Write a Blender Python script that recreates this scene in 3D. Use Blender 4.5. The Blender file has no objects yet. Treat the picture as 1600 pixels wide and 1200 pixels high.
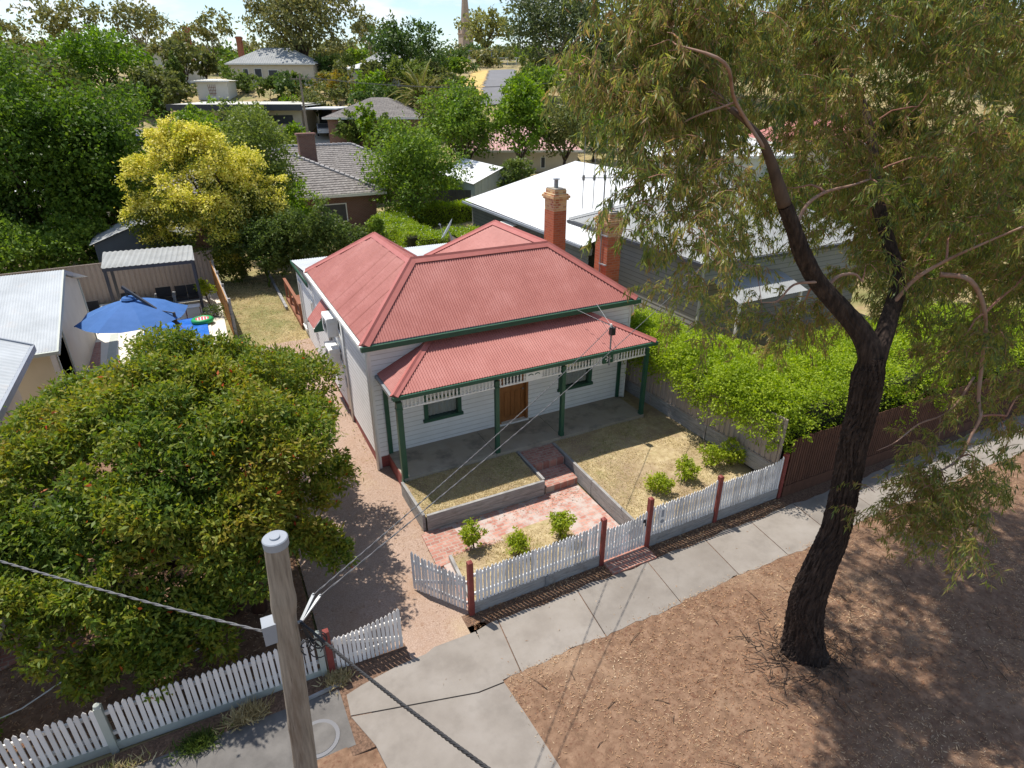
import bpy, math, random
import numpy as np
from mathutils import Vector, Matrix
SC = bpy.context.scene
RAD = math.radians
# ------------------------------------------------------------------ camera
cam = bpy.data.cameras.new('camera'); camo = bpy.data.objects.new('camera', cam)
SC.collection.objects.link(camo); SC.camera = camo
YAW, PIT, ROL = RAD(-26.877), RAD(25.839), RAD(-0.076)
fw = Vector((-math.sin(YAW)*math.cos(PIT), math.cos(YAW)*math.cos(PIT), -math.sin(PIT)))
rt = Vector((math.cos(YAW), math.sin(YAW), 0)); up = rt.cross(fw)
r2 = rt*math.cos(ROL)+up*math.sin(ROL); u2 = up*math.cos(ROL)-rt*math.sin(ROL)
mw = Matrix((r2, u2, -fw)).transposed().to_4x4(); mw.translation = Vector((-3.657, -13.652, 9.505))
camo.matrix_world = mw
cam.sensor_width = 36; cam.lens = 955.764/1600*36; cam.clip_start = .1; cam.clip_end = 3000
# ------------------------------------------------------------------ light
SUN_AZ = RAD(-25); SUN_EL = RAD(65)
W = bpy.data.worlds.new('World'); SC.world = W; W.use_nodes = True
nt = W.node_tree; nt.nodes.clear()
def N(t, kind, **kw):
    n = t.nodes.new(kind)
    for k, v in kw.items():
        if k in n.inputs.keys(): n.inputs[k].default_value = v
        else: setattr(n, k, v)
    return n
sky = N(nt, 'ShaderNodeTexSky', sky_type='NISHITA', sun_disc=False, sun_elevation=SUN_EL, sun_rotation=SUN_AZ, altitude=200., air_density=1.0, dust_density=.5, ozone_density=1.5)
tc = N(nt, 'ShaderNodeTexCoord'); mp = N(nt, 'ShaderNodeMapping'); mp.inputs['Scale'].default_value = (3.2, 3.2, 11)
mp.inputs['Location'].default_value = (2.3, .4, .2)
ns = N(nt, 'ShaderNodeTexNoise', Scale=2.2, Detail=7., Roughness=.58)
rp = N(nt, 'ShaderNodeValToRGB'); rp.color_ramp.elements[0].position = .51; rp.color_ramp.elements[1].position = .69
mx = N(nt, 'ShaderNodeMix', data_type='RGBA'); mx.inputs[7].default_value = (6.6, 6.75, 7.1, 1)
bg = N(nt, 'ShaderNodeBackground', Strength=.125); wo = N(nt, 'ShaderNodeOutputWorld')
l = nt.links.new
l(tc.outputs['Generated'], mp.inputs['Vector']); l(mp.outputs[0], ns.inputs['Vector']); l(ns.outputs[0], rp.inputs[0])
l(rp.outputs[0], mx.inputs[0]); l(sky.outputs[0], mx.inputs[6]); l(mx.outputs[2], bg.inputs['Color']); l(bg.outputs[0], wo.inputs[0])
sl = bpy.data.lights.new('sun', 'SUN'); sl.energy = 4.7; sl.angle = RAD(.55); sl.color = (1, .94, .85)
so = bpy.data.objects.new('sun', sl); SC.collection.objects.link(so)
sd = Vector((math.sin(SUN_AZ)*math.cos(SUN_EL), math.cos(SUN_AZ)*math.cos(SUN_EL), math.sin(SUN_EL)))
so.rotation_euler = sd.to_track_quat('Z', 'Y').to_euler(); so.location = (0, 0, 60)
SC.view_settings.view_transform = 'Standard'; SC.view_settings.look = 'None'
SC.view_settings.exposure = 0.40; SC.view_settings.gamma = 1
SC.cycles.max_bounces = 7; SC.cycles.transparent_max_bounces = 12; SC.cycles.diffuse_bounces = 4
SC.cycles.use_denoising = True
R = random.Random(7)
# ------------------------------------------------------------------ helpers
TT = [-60, 45, 82, 100, 110, 125, 160, 200, 300, 420, 900]; HH = [0, 0, 3.4, 8, 9.8, 10.5, 12.9, 16.5, 21, 22, 18]
YY = [-60, -4.7, -1.5, 1.4, 6, 14, 400]; YH = [-.65, -.65, -.6, -.45, -.25, 0, 0]
def terr(x, y):
    t = (x+3.657)*.452+(y+13.652)*.892
    return np.interp(t, TT, HH)+np.interp(y, YY, YH)
class M:
    def __init__(s): s.v = []; s.f = []; s.m = []
    def add(s, vs, fs, mi=0):
        b = len(s.v); s.v += [tuple(v) for v in vs]; s.f += [tuple(b+i for i in f) for f in fs]; s.m += [mi]*len(fs); return s
    def box(s, x0, x1, y0, y1, z0, z1, mi=0):
        return s.add([(x0,y0,z0),(x1,y0,z0),(x1,y1,z0),(x0,y1,z0),(x0,y0,z1),(x1,y0,z1),(x1,y1,z1),(x0,y1,z1)],
            [(3,2,1,0),(4,5,6,7),(0,1,5,4),(1,2,6,5),(2,3,7,6),(3,0,4,7)], mi)
    def beam(s, p, q, w, h, mi=0, upv=(0,0,1)):
        p = Vector(p); q = Vector(q); d = (q-p).normalized(); a = d.cross(Vector(upv))
        if a.length < 1e-4: a = d.cross(Vector((1,0,0)))
        a.normalize(); b = a.cross(d); a *= w/2; b *= h/2
        return s.add([p-a-b,p+a-b,p+a+b,p-a+b,q-a-b,q+a-b,q+a+b,q-a+b],[(3,2,1,0),(4,5,6,7),(0,1,5,4),(1,2,6,5),(2,3,7,6),(3,0,4,7)], mi)
    def prism(s, poly, z0, z1, mi=0):
        n = len(poly); vs = [(p[0],p[1],z0) for p in poly]+[(p[0],p[1],z1) for p in poly]
        return s.add(vs, [tuple(range(n-1,-1,-1)), tuple(range(n,2*n))]+[(i,(i+1)%n,n+(i+1)%n,n+i) for i in range(n)], mi)
    def extr(s, poly, d, mi=0):
        n = len(poly); d = Vector(d); vs = [Vector(p) for p in poly]; vs += [v+d for v in vs]
        return s.add(vs, [tuple(range(n-1,-1,-1)), tuple(range(n,2*n))]+[(i,(i+1)%n,n+(i+1)%n,n+i) for i in range(n)], mi)
    def tube(s, pts, rad, seg=8, mi=0, cap=True):
        pts = [Vector(p) for p in pts]; n = len(pts)
        if not hasattr(rad, '__len__'): rad = [rad]*n
        b = len(s.v); a = None
        for i, p in enumerate(pts):
            d = (pts[min(i+1,n-1)]-pts[max(i-1,0)]).normalized()
            if a is None:
                a = d.cross(Vector((0,0,1)))
                if a.length < .05: a = d.cross(Vector((1,0,0)))
            a = (a-d*a.dot(d)).normalized(); c = d.cross(a)
            for k in range(seg):
                t = 2*math.pi*k/seg; s.v.append(tuple(p+(a*math.cos(t)+c*math.sin(t))*rad[i]))
        for i in range(n-1):
            for k in range(seg):
                k2 = (k+1)%seg; s.f.append((b+i*seg+k,b+i*seg+k2,b+(i+1)*seg+k2,b+(i+1)*seg+k)); s.m.append(mi)
        if cap:
            s.f.append(tuple(b+k for k in range(seg-1,-1,-1))); s.f.append(tuple(b+(n-1)*seg+k for k in range(seg))); s.m += [mi,mi]
        return s
    def lathe(s, c, prof, seg=16, mi=0):
        return s.tube([(c[0],c[1],c[2]+z) for r,z in prof], [r for r,z in prof], seg, mi)
    def quad(s, *ps, mi=0): return s.add(ps, [tuple(range(len(ps)))], mi)
    def wavy(s, poly, pitch=.076, amp=.009, n=4, mi=0, off=.0, lap=.0):
        # corrugated sheet filling a planar polygon, ribs running down the slope
        P = [Vector(p) for p in poly]; nn = Vector((0,0,0))
        for i in range(len(P)): nn += (P[i]-P[0]).cross(P[(i+1)%len(P)]-P[0])
        nn.normalize()
        if nn.z < 0: nn = -nn
        v = Vector((0,0,1))-nn*nn.z
        v = v.normalized() if v.length > 1e-4 else Vector((0,1,0))
        u = v.cross(nn)
        uv = [((p-P[0]).dot(u),(p-P[0]).dot(v)) for p in P]
        u0 = min(a for a,_ in uv); u1 = max(a for a,_ in uv); cnt = max(2,int((u1-u0)/pitch*n)); b = len(s.v); k = 0
        for i in range(cnt+1):
            x = u0+(u1-u0)*i/cnt; x = min(max(x,u0+1e-5),u1-1e-5); hits = []
            for j in range(len(uv)):
                (ax,ay),(bx,by) = uv[j],uv[(j+1)%len(uv)]
                if (ax-x)*(bx-x) < 0: hits.append(ay+(by-ay)*(x-ax)/(bx-ax))
            if len(hits) < 2: hits = [hits[0]]*2 if hits else [0,0]
            o = nn*(amp*math.cos(2*math.pi*x/pitch)+off+lap*((x/.762)%1))
            for h in (min(hits),max(hits)): s.v.append(tuple(P[0]+u*x+v*h+o))
            if i: s.f.append((b+2*i-2,b+2*i,b+2*i+1,b+2*i-1)); s.m.append(mi)
        return s
    def tiles(s, poly, course=.32, pitch=.3, mi=0):
        P = [Vector(p) for p in poly]; nn = Vector((0,0,0))
        for i in range(len(P)): nn += (P[i]-P[0]).cross(P[(i+1)%len(P)]-P[0])
        nn.normalize(); nn = nn if nn.z > 0 else -nn
        v = (Vector((0,0,1))-nn*nn.z).normalized(); u = v.cross(nn)
        uv = [((p-P[0]).dot(u),(p-P[0]).dot(v)) for p in P]; v0 = min(b for _,b in uv); v1 = max(b for _,b in uv)
        def span(y):
            h = []
            for j in range(len(uv)):
                (ax,ay),(bx,by) = uv[j],uv[(j+1)%len(uv)]
                if (ay-y)*(by-y) <= 0 and ay != by: h.append(ax+(bx-ax)*(y-ay)/(by-ay))
            return (min(h),max(h)) if len(h) > 1 else None
        k = 0; y = v0
        while y < v1-.02:
            y2 = min(y+course,v1); sp = span(min(y+.002,v1)); sp2 = span(y2-.002)
            if sp and sp2:
                n = max(2,int((sp[1]-sp[0])/pitch*3)); b = len(s.v)
                for i in range(n+1):
                    x = sp[0]+(sp[1]-sp[0])*i/n; x2 = min(max(x,sp2[0]),sp2[1]); w = .012*math.cos(2*math.pi*x/pitch)
                    s.v.append(tuple(P[0]+u*x+v*y+nn*.0)); s.v.append(tuple(P[0]+u*x+v*y+nn*(.045+w))); s.v.append(tuple(P[0]+u*x2+v*y2+nn*(.008+w)))
                    if i:
                        s.f += [(b+3*i-3,b+3*i,b+3*i+1,b+3*i-2),(b+3*i-2,b+3*i+1,b+3*i+2,b+3*i-1)]; s.m += [mi,mi]
            y = y2
        return s
    def cap(s, p, q, n1, n2, w=.17, h=.035, mi=0):
        p = Vector(p); q = Vector(q); d = (q-p).normalized()
        def dn(n):
            e = Vector(n).normalized().cross(d); return e if e.z < 0 or abs(e.z) < 1e-6 else -e
        n1 = Vector(n1).normalized(); n2 = Vector(n2).normalized(); a, b = dn(n1), dn(n2); t = (n1+n2).normalized()
        pr = [a*w+n1*(h*.5), a*w+n1*h, a*.05+t*(h+.012), t*(h+.045), b*.05+t*(h+.012), b*w+n2*h, b*w+n2*(h*.5)]
        k = len(pr); vs = [p+o for o in pr]+[q+o for o in pr]
        return s.add(vs, [(i,i+1,k+i+1,k+i) for i in range(k-1)]+[tuple(range(k)),tuple(range(2*k-1,k-1,-1))], mi)
    def boards(s, p, q, z0, z1, holes=(), bh=.15, lap=.016, mi=0, flip=False, edge=None):
        # lapped weatherboards on the vertical plane p->q (outward = right-hand side seen from above when not flipped)
        p = Vector((p[0],p[1],0)); q = Vector((q[0],q[1],0)); L = (q-p).length; d = (q-p)/L; o = Vector((d.y,-d.x,0))
        if flip: o = -o
        z = z0
        while z < z1-1e-4:
            zz = min(z+bh,z1); cuts = [0,L]
            for h in holes:
                if h[2] < zz-1e-3 and h[3] > z+1e-3: cuts += [h[0],h[1]]
            cuts = sorted(cuts)
            for i in range(0,len(cuts),2):
                a, b = cuts[i], cuts[i+1]
                if b-a < .01: continue
                A, B = p+d*a, p+d*b; Z0, Z1 = Vector((0,0,z)), Vector((0,0,zz))
                if edge is None: s.add([A+Z0,B+Z0,B+o*lap+Z0,A+o*lap+Z0,B+o*.002+Z1,A+o*.002+Z1],[(0,1,2,3),(3,2,4,5)],mi)
                else:
                    f_ = .02/bh; Zm = Z0.lerp(Z1,f_); om = o*(lap+(.002-lap)*f_); s.add([A+Z0,B+Z0,B+o*lap+Z0,A+o*lap+Z0,B+om+Zm,A+om+Zm],[(0,1,2,3),(3,2,4,5)],edge); s.add([A+om+Zm,B+om+Zm,B+o*.002+Z1,A+o*.002+Z1],[(0,1,2,3)],mi)  # bottom strip of each board takes the painted lap shade colour
            z = zz
        return s
    def obj(s, name, mats, parent=None, smooth=False, local=False):
        me = bpy.data.meshes.new(name); me.from_pydata(s.v,[],s.f); return fin(me, name, mats, parent, smooth, local, s.m)
def fin(me, name, mats, parent=None, smooth=False, local=False, mi=None):
    if not isinstance(mats,(list,tuple)): mats = [mats]
    for m in mats: me.materials.append(m)
    if mi is not None and len(mats) > 1: me.polygons.foreach_set('material_index', mi)
    if smooth: me.polygons.foreach_set('use_smooth',[True]*len(me.polygons))
    me.update(); o = bpy.data.objects.new(name, me); SC.collection.objects.link(o)
    if parent is not None:
        o.parent = parent
        if not local:
            L = parent.location.copy(); pp = parent.parent
            if pp is None and parent.type == 'EMPTY': o.location = -L
    return o
def tag(o, label=None, cat=None, group=None, kind=None):
    if label: o['label'] = label
    if cat: o['category'] = cat
    if group: o['group'] = group
    if kind: o['kind'] = kind
    return o
def T(name, label, cat, loc=(0,0,0), rz=0, group=None):
    o = bpy.data.objects.new(name, None); SC.collection.objects.link(o); o.location = loc; o.rotation_euler = (0,0,rz)
    o.empty_display_size = .2
    return tag(o, label, cat, group)
def copy_tree(o, parent=None):
    c = o.copy(); SC.collection.objects.link(c)
    if parent: c.parent = parent
    for ch in list(o.children): copy_tree(ch, c)
    return c
def quads(name, V, mats, parent=None, mi=None, local=False):
    # V: (n,4,3) array of separate quads
    n = len(V); me = bpy.data.meshes.new(name); me.vertices.add(4*n); me.vertices.foreach_set('co', np.ascontiguousarray(V,dtype=np.float32).ravel())
    me.loops.add(4*n); me.loops.foreach_set('vertex_index', np.arange(4*n,dtype=np.int32))
    me.polygons.add(n); me.polygons.foreach_set('loop_start', np.arange(0,4*n,4,dtype=np.int32)); me.polygons.foreach_set('loop_total', np.full(n,4,dtype=np.int32))
    me.update(calc_edges=True)
    return fin(me, name, mats, parent, False, local, mi)
# ------------------------------------------------------------------ materials
MAT = {}
def mat(name, cols, scale=4., rough=.8, bump=0., bscale=30., stretch=(1,1,1), spec=.3, metal=0., detail=6., pos=(.3,.7)):
    m = bpy.data.materials.new(name); m.use_nodes = True; t = m.node_tree; p = t.nodes['Principled BSDF']; L = t.links.new
    p.inputs['Roughness'].default_value = rough; p.inputs['Metallic'].default_value = metal; p.inputs['Specular IOR Level'].default_value = spec
    c = N(t,'ShaderNodeTexCoord'); mp = N(t,'ShaderNodeMapping'); mp.inputs['Scale'].default_value = stretch; L(c.outputs['Object'],mp.inputs['Vector'])
    n = N(t,'ShaderNodeTexNoise',Scale=scale,Detail=detail,Roughness=.62); L(mp.outputs[0],n.inputs['Vector'])
    r = N(t,'ShaderNodeValToRGB'); e = r.color_ramp.elements; k = len(cols)
    for i,cc in enumerate(cols):
        x = pos[0]+(pos[1]-pos[0])*i/max(1,k-1)
        if i < 2: e[i].position = x
        else: e.new(x)
    for i,cc in enumerate(cols): e[i].color = (*cc,1)
    if k == 1: e[1].color = (*cols[0],1)
    L(n.outputs[0],r.inputs[0]); L(r.outputs[0],p.inputs['Base Color'])
    if bump:
        b = N(t,'ShaderNodeBump',Strength=bump,Distance=.02); n2 = N(t,'ShaderNodeTexNoise',Scale=bscale,Detail=4.); L(mp.outputs[0],n2.inputs['Vector']); L(n2.outputs[0],b.inputs['Height']); L(b.outputs[0],p.inputs['Normal'])
    MAT[name] = m; return m
def overlay(m, cols, scale, lo, hi, fac=1., stretch=(1,1,1), detail=5.):
    # lays a second noise-driven colour over a material (stains, bare patches, leaf litter)
    t = m.node_tree; p = t.nodes['Principled BSDF']; L = t.links.new; src = p.inputs['Base Color'].links[0].from_socket
    c = N(t,'ShaderNodeTexCoord'); mp = N(t,'ShaderNodeMapping'); mp.inputs['Scale'].default_value = stretch; mp.inputs['Location'].default_value = (R.uniform(0,9),R.uniform(0,9),R.uniform(0,9))
    L(c.outputs['Object'],mp.inputs['Vector']); n = N(t,'ShaderNodeTexNoise',Scale=scale,Detail=detail,Roughness=.6); L(mp.outputs[0],n.inputs['Vector'])
    r = N(t,'ShaderNodeMapRange'); r.inputs[1].default_value = lo; r.inputs[2].default_value = hi; r.inputs[4].default_value = fac; L(n.outputs[0],r.inputs[0])
    x = N(t,'ShaderNodeMix',data_type='RGBA'); L(r.outputs[0],x.inputs[0]); L(src,x.inputs[6]); x.inputs[7].default_value = (*cols,1); L(x.outputs[2],p.inputs['Base Color'])
    return m
def island(m, lo=.75, hi=1.08):
    # each separate board, picket or slab gets its own slight tone
    t = m.node_tree; p = t.nodes['Principled BSDF']; L = t.links.new; src = p.inputs['Base Color'].links[0].from_socket
    g = N(t,'ShaderNodeNewGeometry'); r = N(t,'ShaderNodeMapRange'); r.inputs[3].default_value = lo; r.inputs[4].default_value = hi; L(g.outputs['Random Per Island'],r.inputs[0])
    h = N(t,'ShaderNodeHueSaturation'); L(src,h.inputs['Color']); L(r.outputs[0],h.inputs['Value']); L(h.outputs[0],p.inputs['Base Color']); return m
def brick(name, c1, c2, mortar, bw=.23, bh=.086, wall=False, rough=.85, stain=None):
    m = bpy.data.materials.new(name); m.use_nodes = True; t = m.node_tree; p = t.nodes['Principled BSDF']; L = t.links.new; p.inputs['Roughness'].default_value = rough
    c = N(t,'ShaderNodeTexCoord'); b = N(t,'ShaderNodeTexBrick',Scale=1.); b.inputs['Brick Width'].default_value = bw; b.inputs['Row Height'].default_value = bh; b.inputs['Mortar Size'].default_value = .011
    b.inputs['Color1'].default_value = (*c1,1); b.inputs['Color2'].default_value = (*c2,1); b.inputs['Mortar'].default_value = (*mortar,1)
    if wall:
        s = N(t,'ShaderNodeSeparateXYZ'); a = N(t,'ShaderNodeMath',operation='ADD'); cb = N(t,'ShaderNodeCombineXYZ'); L(c.outputs['Object'],s.inputs[0]); L(s.outputs[0],a.inputs[0]); L(s.outputs[1],a.inputs[1]); L(a.outputs[0],cb.inputs[0]); L(s.outputs[2],cb.inputs[1]); L(cb.outputs[0],b.inputs['Vector'])
    else: L(c.outputs['Object'],b.inputs['Vector'])
    L(b.outputs['Color'],p.inputs['Base Color'])
    bp = N(t,'ShaderNodeBump',Strength=.5,Distance=.008); L(b.outputs['Fac'],bp.inputs['Height']); bp.invert = True; L(bp.outputs[0],p.inputs['Normal'])
    if stain: overlay(m, *stain)
    MAT[name] = m; return m
def leafmat(name, cols, trans=.35, rough=.5, spec=.2, nscale=.6, nmix=.45):
    if name not in ('lf_hedge','lf_small','lf_white','lf_grass','lf_litter','lf_yellow','lf_red','lf_hedge2'): cols = [(a_*1.22,b_*1.17,c_*1.1) for a_,b_,c_ in cols]
    m = bpy.data.materials.new(name); m.use_nodes = True; t = m.node_tree; p = t.nodes['Principled BSDF']; L = t.links.new
    p.inputs['Roughness'].default_value = rough; p.inputs['Specular IOR Level'].default_value = spec
    g = N(t,'ShaderNodeNewGeometry'); c = N(t,'ShaderNodeTexCoord'); n = N(t,'ShaderNodeTexNoise',Scale=nscale,Detail=3.); L(c.outputs['Object'],n.inputs['Vector'])
    st = N(t,'ShaderNodeMapRange'); st.inputs[1].default_value = .3; st.inputs[2].default_value = .7; L(n.outputs[0],st.inputs[0])
    mm = N(t,'ShaderNodeMix'); mm.inputs[0].default_value = nmix; L(g.outputs['Random Per Island'],mm.inputs[2]); L(st.outputs[0],mm.inputs[3])
    r = N(t,'ShaderNodeValToRGB'); e = r.color_ramp.elements; k = len(cols)
    for i,cc in enumerate(cols):
        x = .1+.8*i/max(1,k-1)
        if i < 2: e[i].position = x
        else: e.new(x)
    for i,cc in enumerate(cols): e[i].color = (*cc,1)
    L(mm.outputs[0],r.inputs[0]); L(r.outputs[0],p.inputs['Base Color'])
    tr = N(t,'ShaderNodeBsdfTranslucent'); hs = N(t,'ShaderNodeHueSaturation',Value=1.6,Saturation=1.1); L(r.outputs[0],hs.inputs['Color']); L(hs.outputs[0],tr.inputs['Color'])
    ms = N(t,'ShaderNodeMixShader',Fac=trans); L(p.outputs[0],ms.inputs[1]); L(tr.outputs[0],ms.inputs[2]); L(ms.outputs[0],t.nodes['Material Output'].inputs[0])
    MAT[name] = m; return m
def glassmat(name, tint=(.9,.93,.95), mixg=.22):
    m = bpy.data.materials.new(name); m.use_nodes = True; t = m.node_tree; t.nodes.clear(); L = t.links.new
    a = N(t,'ShaderNodeBsdfTransparent',Color=(*tint,1)); b = N(t,'ShaderNodeBsdfGlossy',Roughness=.03); x = N(t,'ShaderNodeMixShader',Fac=mixg); o = N(t,'ShaderNodeOutputMaterial'); L(a.outputs[0],x.inputs[1]); L(b.outputs[0],x.inputs[2]); L(x.outputs[0],o.inputs[0]); MAT[name] = m; return m
roof_red = mat('red corrugated iron',[(.335,.108,.088),(.385,.135,.112),(.44,.175,.15)],scale=.9,rough=.5,spec=.35,stretch=(1,1,1)); overlay(roof_red,(.29,.085,.07),5,.5,.72,.6,(6,.5,.5)); overlay(roof_red,(.48,.20,.175),3.5,.58,.75,.45)
roof_red_cap = mat('red ridge capping',[(.36,.115,.098),(.42,.145,.125)],scale=3,rough=.5)
roof_white = mat('white roof sheet',[(.58,.60,.61),(.68,.69,.69)],scale=.8,rough=.75,spec=.15); overlay(roof_white,(.55,.55,.53),2.5,.55,.8,.4)
roof_grey = mat('grey roof sheet',[(.27,.28,.28),(.35,.36,.355)],scale=.8,rough=.8,spec=.1); overlay(roof_grey,(.22,.215,.20),2.,.5,.8,.5)
roof_zinc = mat('weathered zinc roof',[(.36,.385,.40),(.48,.51,.53)],scale=1.,rough=.7,spec=.2); overlay(roof_zinc,(.46,.38,.32),1.5,.6,.75,.3)
roof_tile = mat('brown concrete tile',[(.13,.115,.105),(.22,.20,.185),(.28,.26,.24)],scale=3.5,rough=.85)
tile_cap = mat('pale ridge tile',[(.30,.28,.27),(.45,.43,.42)],scale=4,rough=.8)
white_board = mat('white weatherboard',[(.70,.70,.69),(.80,.80,.80)],scale=1.5,rough=.55); overlay(white_board,(.52,.50,.46),5,.58,.8,.35,(1,1,.5))
board_lap_shade = mat('weatherboard lap shade',[(.46,.45,.43),(.62,.61,.59)],scale=2.5,rough=.7)  # shade line under each lap, painted as a greyer strip
grey_lap_shade = mat('grey board lap shade',[(.10,.10,.09),(.14,.14,.13)],scale=2.5,rough=.7)  # painted lap shade for the grey boards
white_trim = mat('white trim',[(.72,.71,.67),(.80,.79,.76)],scale=3,rough=.5)
cream_trim = mat('cream fascia',[(.62,.60,.52),(.70,.68,.60)],scale=3,rough=.5)
green_paint = mat('heritage green paint',[(.018,.075,.045),(.03,.10,.062)],scale=4,rough=.45,spec=.4)
red_post = mat('oxide red paint',[(.17,.038,.030),(.25,.06,.05)],scale=6,rough=.6); overlay(red_post,(.33,.13,.11),22,.6,.75,.4)
plinth_red = brick('painted brick plinth',(.28,.075,.065),(.24,.06,.055),(.22,.07,.06),wall=True)
chim_brick = brick('orange red chimney brick',(.42,.12,.045),(.32,.08,.032),(.33,.16,.10),wall=True)
cream_brick = brick('cream and red chimney brick',(.62,.42,.19),(.34,.10,.05),(.52,.40,.26),bw=.16,bh=.086,wall=True)
house_brick = brick('brown house brick',(.20,.085,.06),(.15,.06,.045),(.25,.2,.16),wall=True)
path_brick = brick('red path brick',(.42,.20,.15),(.30,.125,.095),(.34,.28,.235),bw=.23,bh=.115,stain=((.48,.36,.30),7,.52,.66,.5))
path_pale = brick('pale worn path brick',(.50,.27,.21),(.38,.16,.12),(.36,.29,.25),bw=.23,bh=.115,stain=((.46,.42,.385),3.5,.44,.58,.75))
concrete = mat('grey footpath concrete',[(.215,.19,.165),(.255,.228,.20),(.285,.258,.23)],scale=1.3,rough=.9,bump=.15,bscale=90); overlay(concrete,(.175,.155,.135),2.5,.5,.75,.55); overlay(concrete,(.24,.2,.16),40,.68,.78,.5)
slab_conc = mat('verandah concrete',[(.31,.27,.215),(.38,.34,.28)],scale=1.6,rough=.8,bump=.1,bscale=60); overlay(slab_conc,(.12,.115,.105),1.8,.52,.72,.75)
pale_conc = mat('pale patio concrete',[(.62,.58,.5),(.72,.68,.6)],scale=1.,rough=.8)
asphalt = mat('dark asphalt',[(.105,.098,.092),(.165,.155,.145)],scale=3,rough=.9,bump=.2,bscale=120)
asphalt_far = mat('faded asphalt',[(.15,.15,.16),(.2,.2,.21)],scale=.3,rough=.9)
gravel = mat('pink gravel',[(.27,.19,.145),(.365,.26,.20),(.46,.345,.28)],scale=38,rough=.95,bump=.6,bscale=70,detail=3.); overlay(gravel,(.30,.19,.12),.9,.5,.7,.6); overlay(gravel,(.22,.12,.07),9,.6,.74,.8); overlay(gravel,(.50,.40,.20),.5,.6,.8,.35)
soil = mat('dry reddish soil',[(.125,.073,.045),(.195,.117,.073),(.27,.172,.112)],scale=5.,rough=.95,bump=.5,bscale=40,detail=9.); overlay(soil,(.115,.05,.03),13,.52,.7,.75); overlay(soil,(.36,.255,.17),.45,.52,.72,.55); overlay(soil,(.42,.32,.22),45,.66,.76,.7)
mulch = mat('dark leaf mulch',[(.07,.045,.03),(.15,.09,.06),(.24,.15,.10)],scale=26,rough=.95,bump=.7,bscale=50); overlay(mulch,(.33,.22,.14),50,.62,.72,.7)
dryland = mat('dry grass ground',[(.22,.175,.08),(.34,.265,.13),(.42,.335,.18)],scale=2.2,rough=.95,bump=.4,bscale=30,detail=9.); overlay(dryland,(.13,.15,.045),.3,.45,.62,.75); overlay(dryland,(.30,.19,.12),1.2,.55,.75,.6)
lawn = mat('straw lawn',[(.30,.225,.12),(.40,.315,.175),(.50,.41,.25)],scale=6,rough=.95,bump=.5,bscale=40,detail=9.); overlay(lawn,(.27,.19,.13),.9,.44,.64,.75); overlay(lawn,(.20,.19,.05),2.2,.58,.72,.6)
sleeper = mat('grey weathered sleeper',[(.20,.195,.19),(.30,.29,.28),(.38,.37,.36)],scale=5,rough=.9,bump=.4,bscale=20,stretch=(.6,.6,6)); overlay(sleeper,(.14,.11,.09),3,.58,.75,.6)
picket = mat('weathered white picket',[(.58,.58,.58),(.70,.70,.70),(.76,.76,.76)],scale=5,rough=.65,stretch=(3,3,.7)); overlay(picket,(.40,.37,.34),11,.62,.76,.6,(2,2,.4))
picket_new = mat('clean white picket',[(.74,.71,.68),(.80,.77,.74)],scale=3,rough=.55)
grey_paint = mat('pale grey green paint',[(.40,.43,.38),(.46,.48,.43)],scale=3,rough=.6)
colorbond = mat('beige steel fence',[(.34,.275,.235),(.38,.31,.265)],scale=1.,rough=.5)
paling = mat('brown stained paling',[(.075,.035,.022),(.125,.058,.036)],scale=6,rough=.8,stretch=(2,2,.4))
orange_timber = mat('orange stained timber',[(.38,.17,.045),(.48,.24,.07)],scale=6,rough=.75,stretch=(2,2,.4))
deck_timber = mat('oiled red deck timber',[(.20,.075,.04),(.27,.11,.06)],scale=6,rough=.7)
grey_board = mat('grey weatherboard',[(.235,.235,.215),(.275,.275,.25)],scale=1.5,rough=.6)
cream_wall = mat('cream wall',[(.56,.49,.38),(.64,.57,.46)],scale=1,rough=.8)
pale_wall = mat('pale wall',[(.66,.64,.58),(.74,.72,.67)],scale=1,rough=.75)
dark_blue_wall = mat('dark blue shed wall',[(.05,.065,.085),(.07,.09,.11)],scale=1,rough=.6)
door_wood = mat('varnished door timber',[(.20,.075,.02),(.32,.13,.04)],scale=8,rough=.35,stretch=(3,3,.4),spec=.5)
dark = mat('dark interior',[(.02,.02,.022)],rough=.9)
charcoal = mat('charcoal metal',[(.05,.052,.06),(.07,.072,.08)],scale=3,rough=.45)
metal = mat('galvanised metal',[(.22,.235,.25),(.32,.335,.35)],scale=6,rough=.5,metal=.4)
grey_plastic = mat('grey plastic',[(.25,.275,.31),(.31,.335,.37)],scale=3,rough=.5)
white_metal = mat('white enamel',[(.72,.72,.70),(.80,.80,.78)],scale=4,rough=.4)
black = mat('black rubber',[(.02,.02,.022),(.03,.03,.032)],scale=4,rough=.6)
cable_m = mat('grey cable',[(.10,.10,.105),(.16,.16,.165)],scale=30,rough=.6)
curtain = mat('lace curtain',[(.55,.55,.53),(.68,.68,.66)],scale=9,rough=.9,stretch=(4,1,.5))
glass = glassmat('window glass')
blue_fab = mat('blue parasol fabric',[(.035,.115,.31),(.05,.14,.37)],scale=3,rough=.8)
pool_blue = mat('blue pool cover',[(.01,.09,.42),(.03,.18,.62)],scale=5,rough=.3,spec=.5,bump=.6,bscale=6)
pole_wood = mat('grey pole timber',[(.17,.14,.11),(.265,.225,.18),(.35,.30,.245)],scale=7,rough=.85,bump=.6,bscale=9,stretch=(3,3,.22),detail=9.); overlay(pole_wood,(.10,.06,.035),2.2,.56,.72,.7,(1.5,1.5,.25)); overlay(pole_wood,(.07,.05,.035),9,.64,.72,.8,(4,4,.12))
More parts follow.
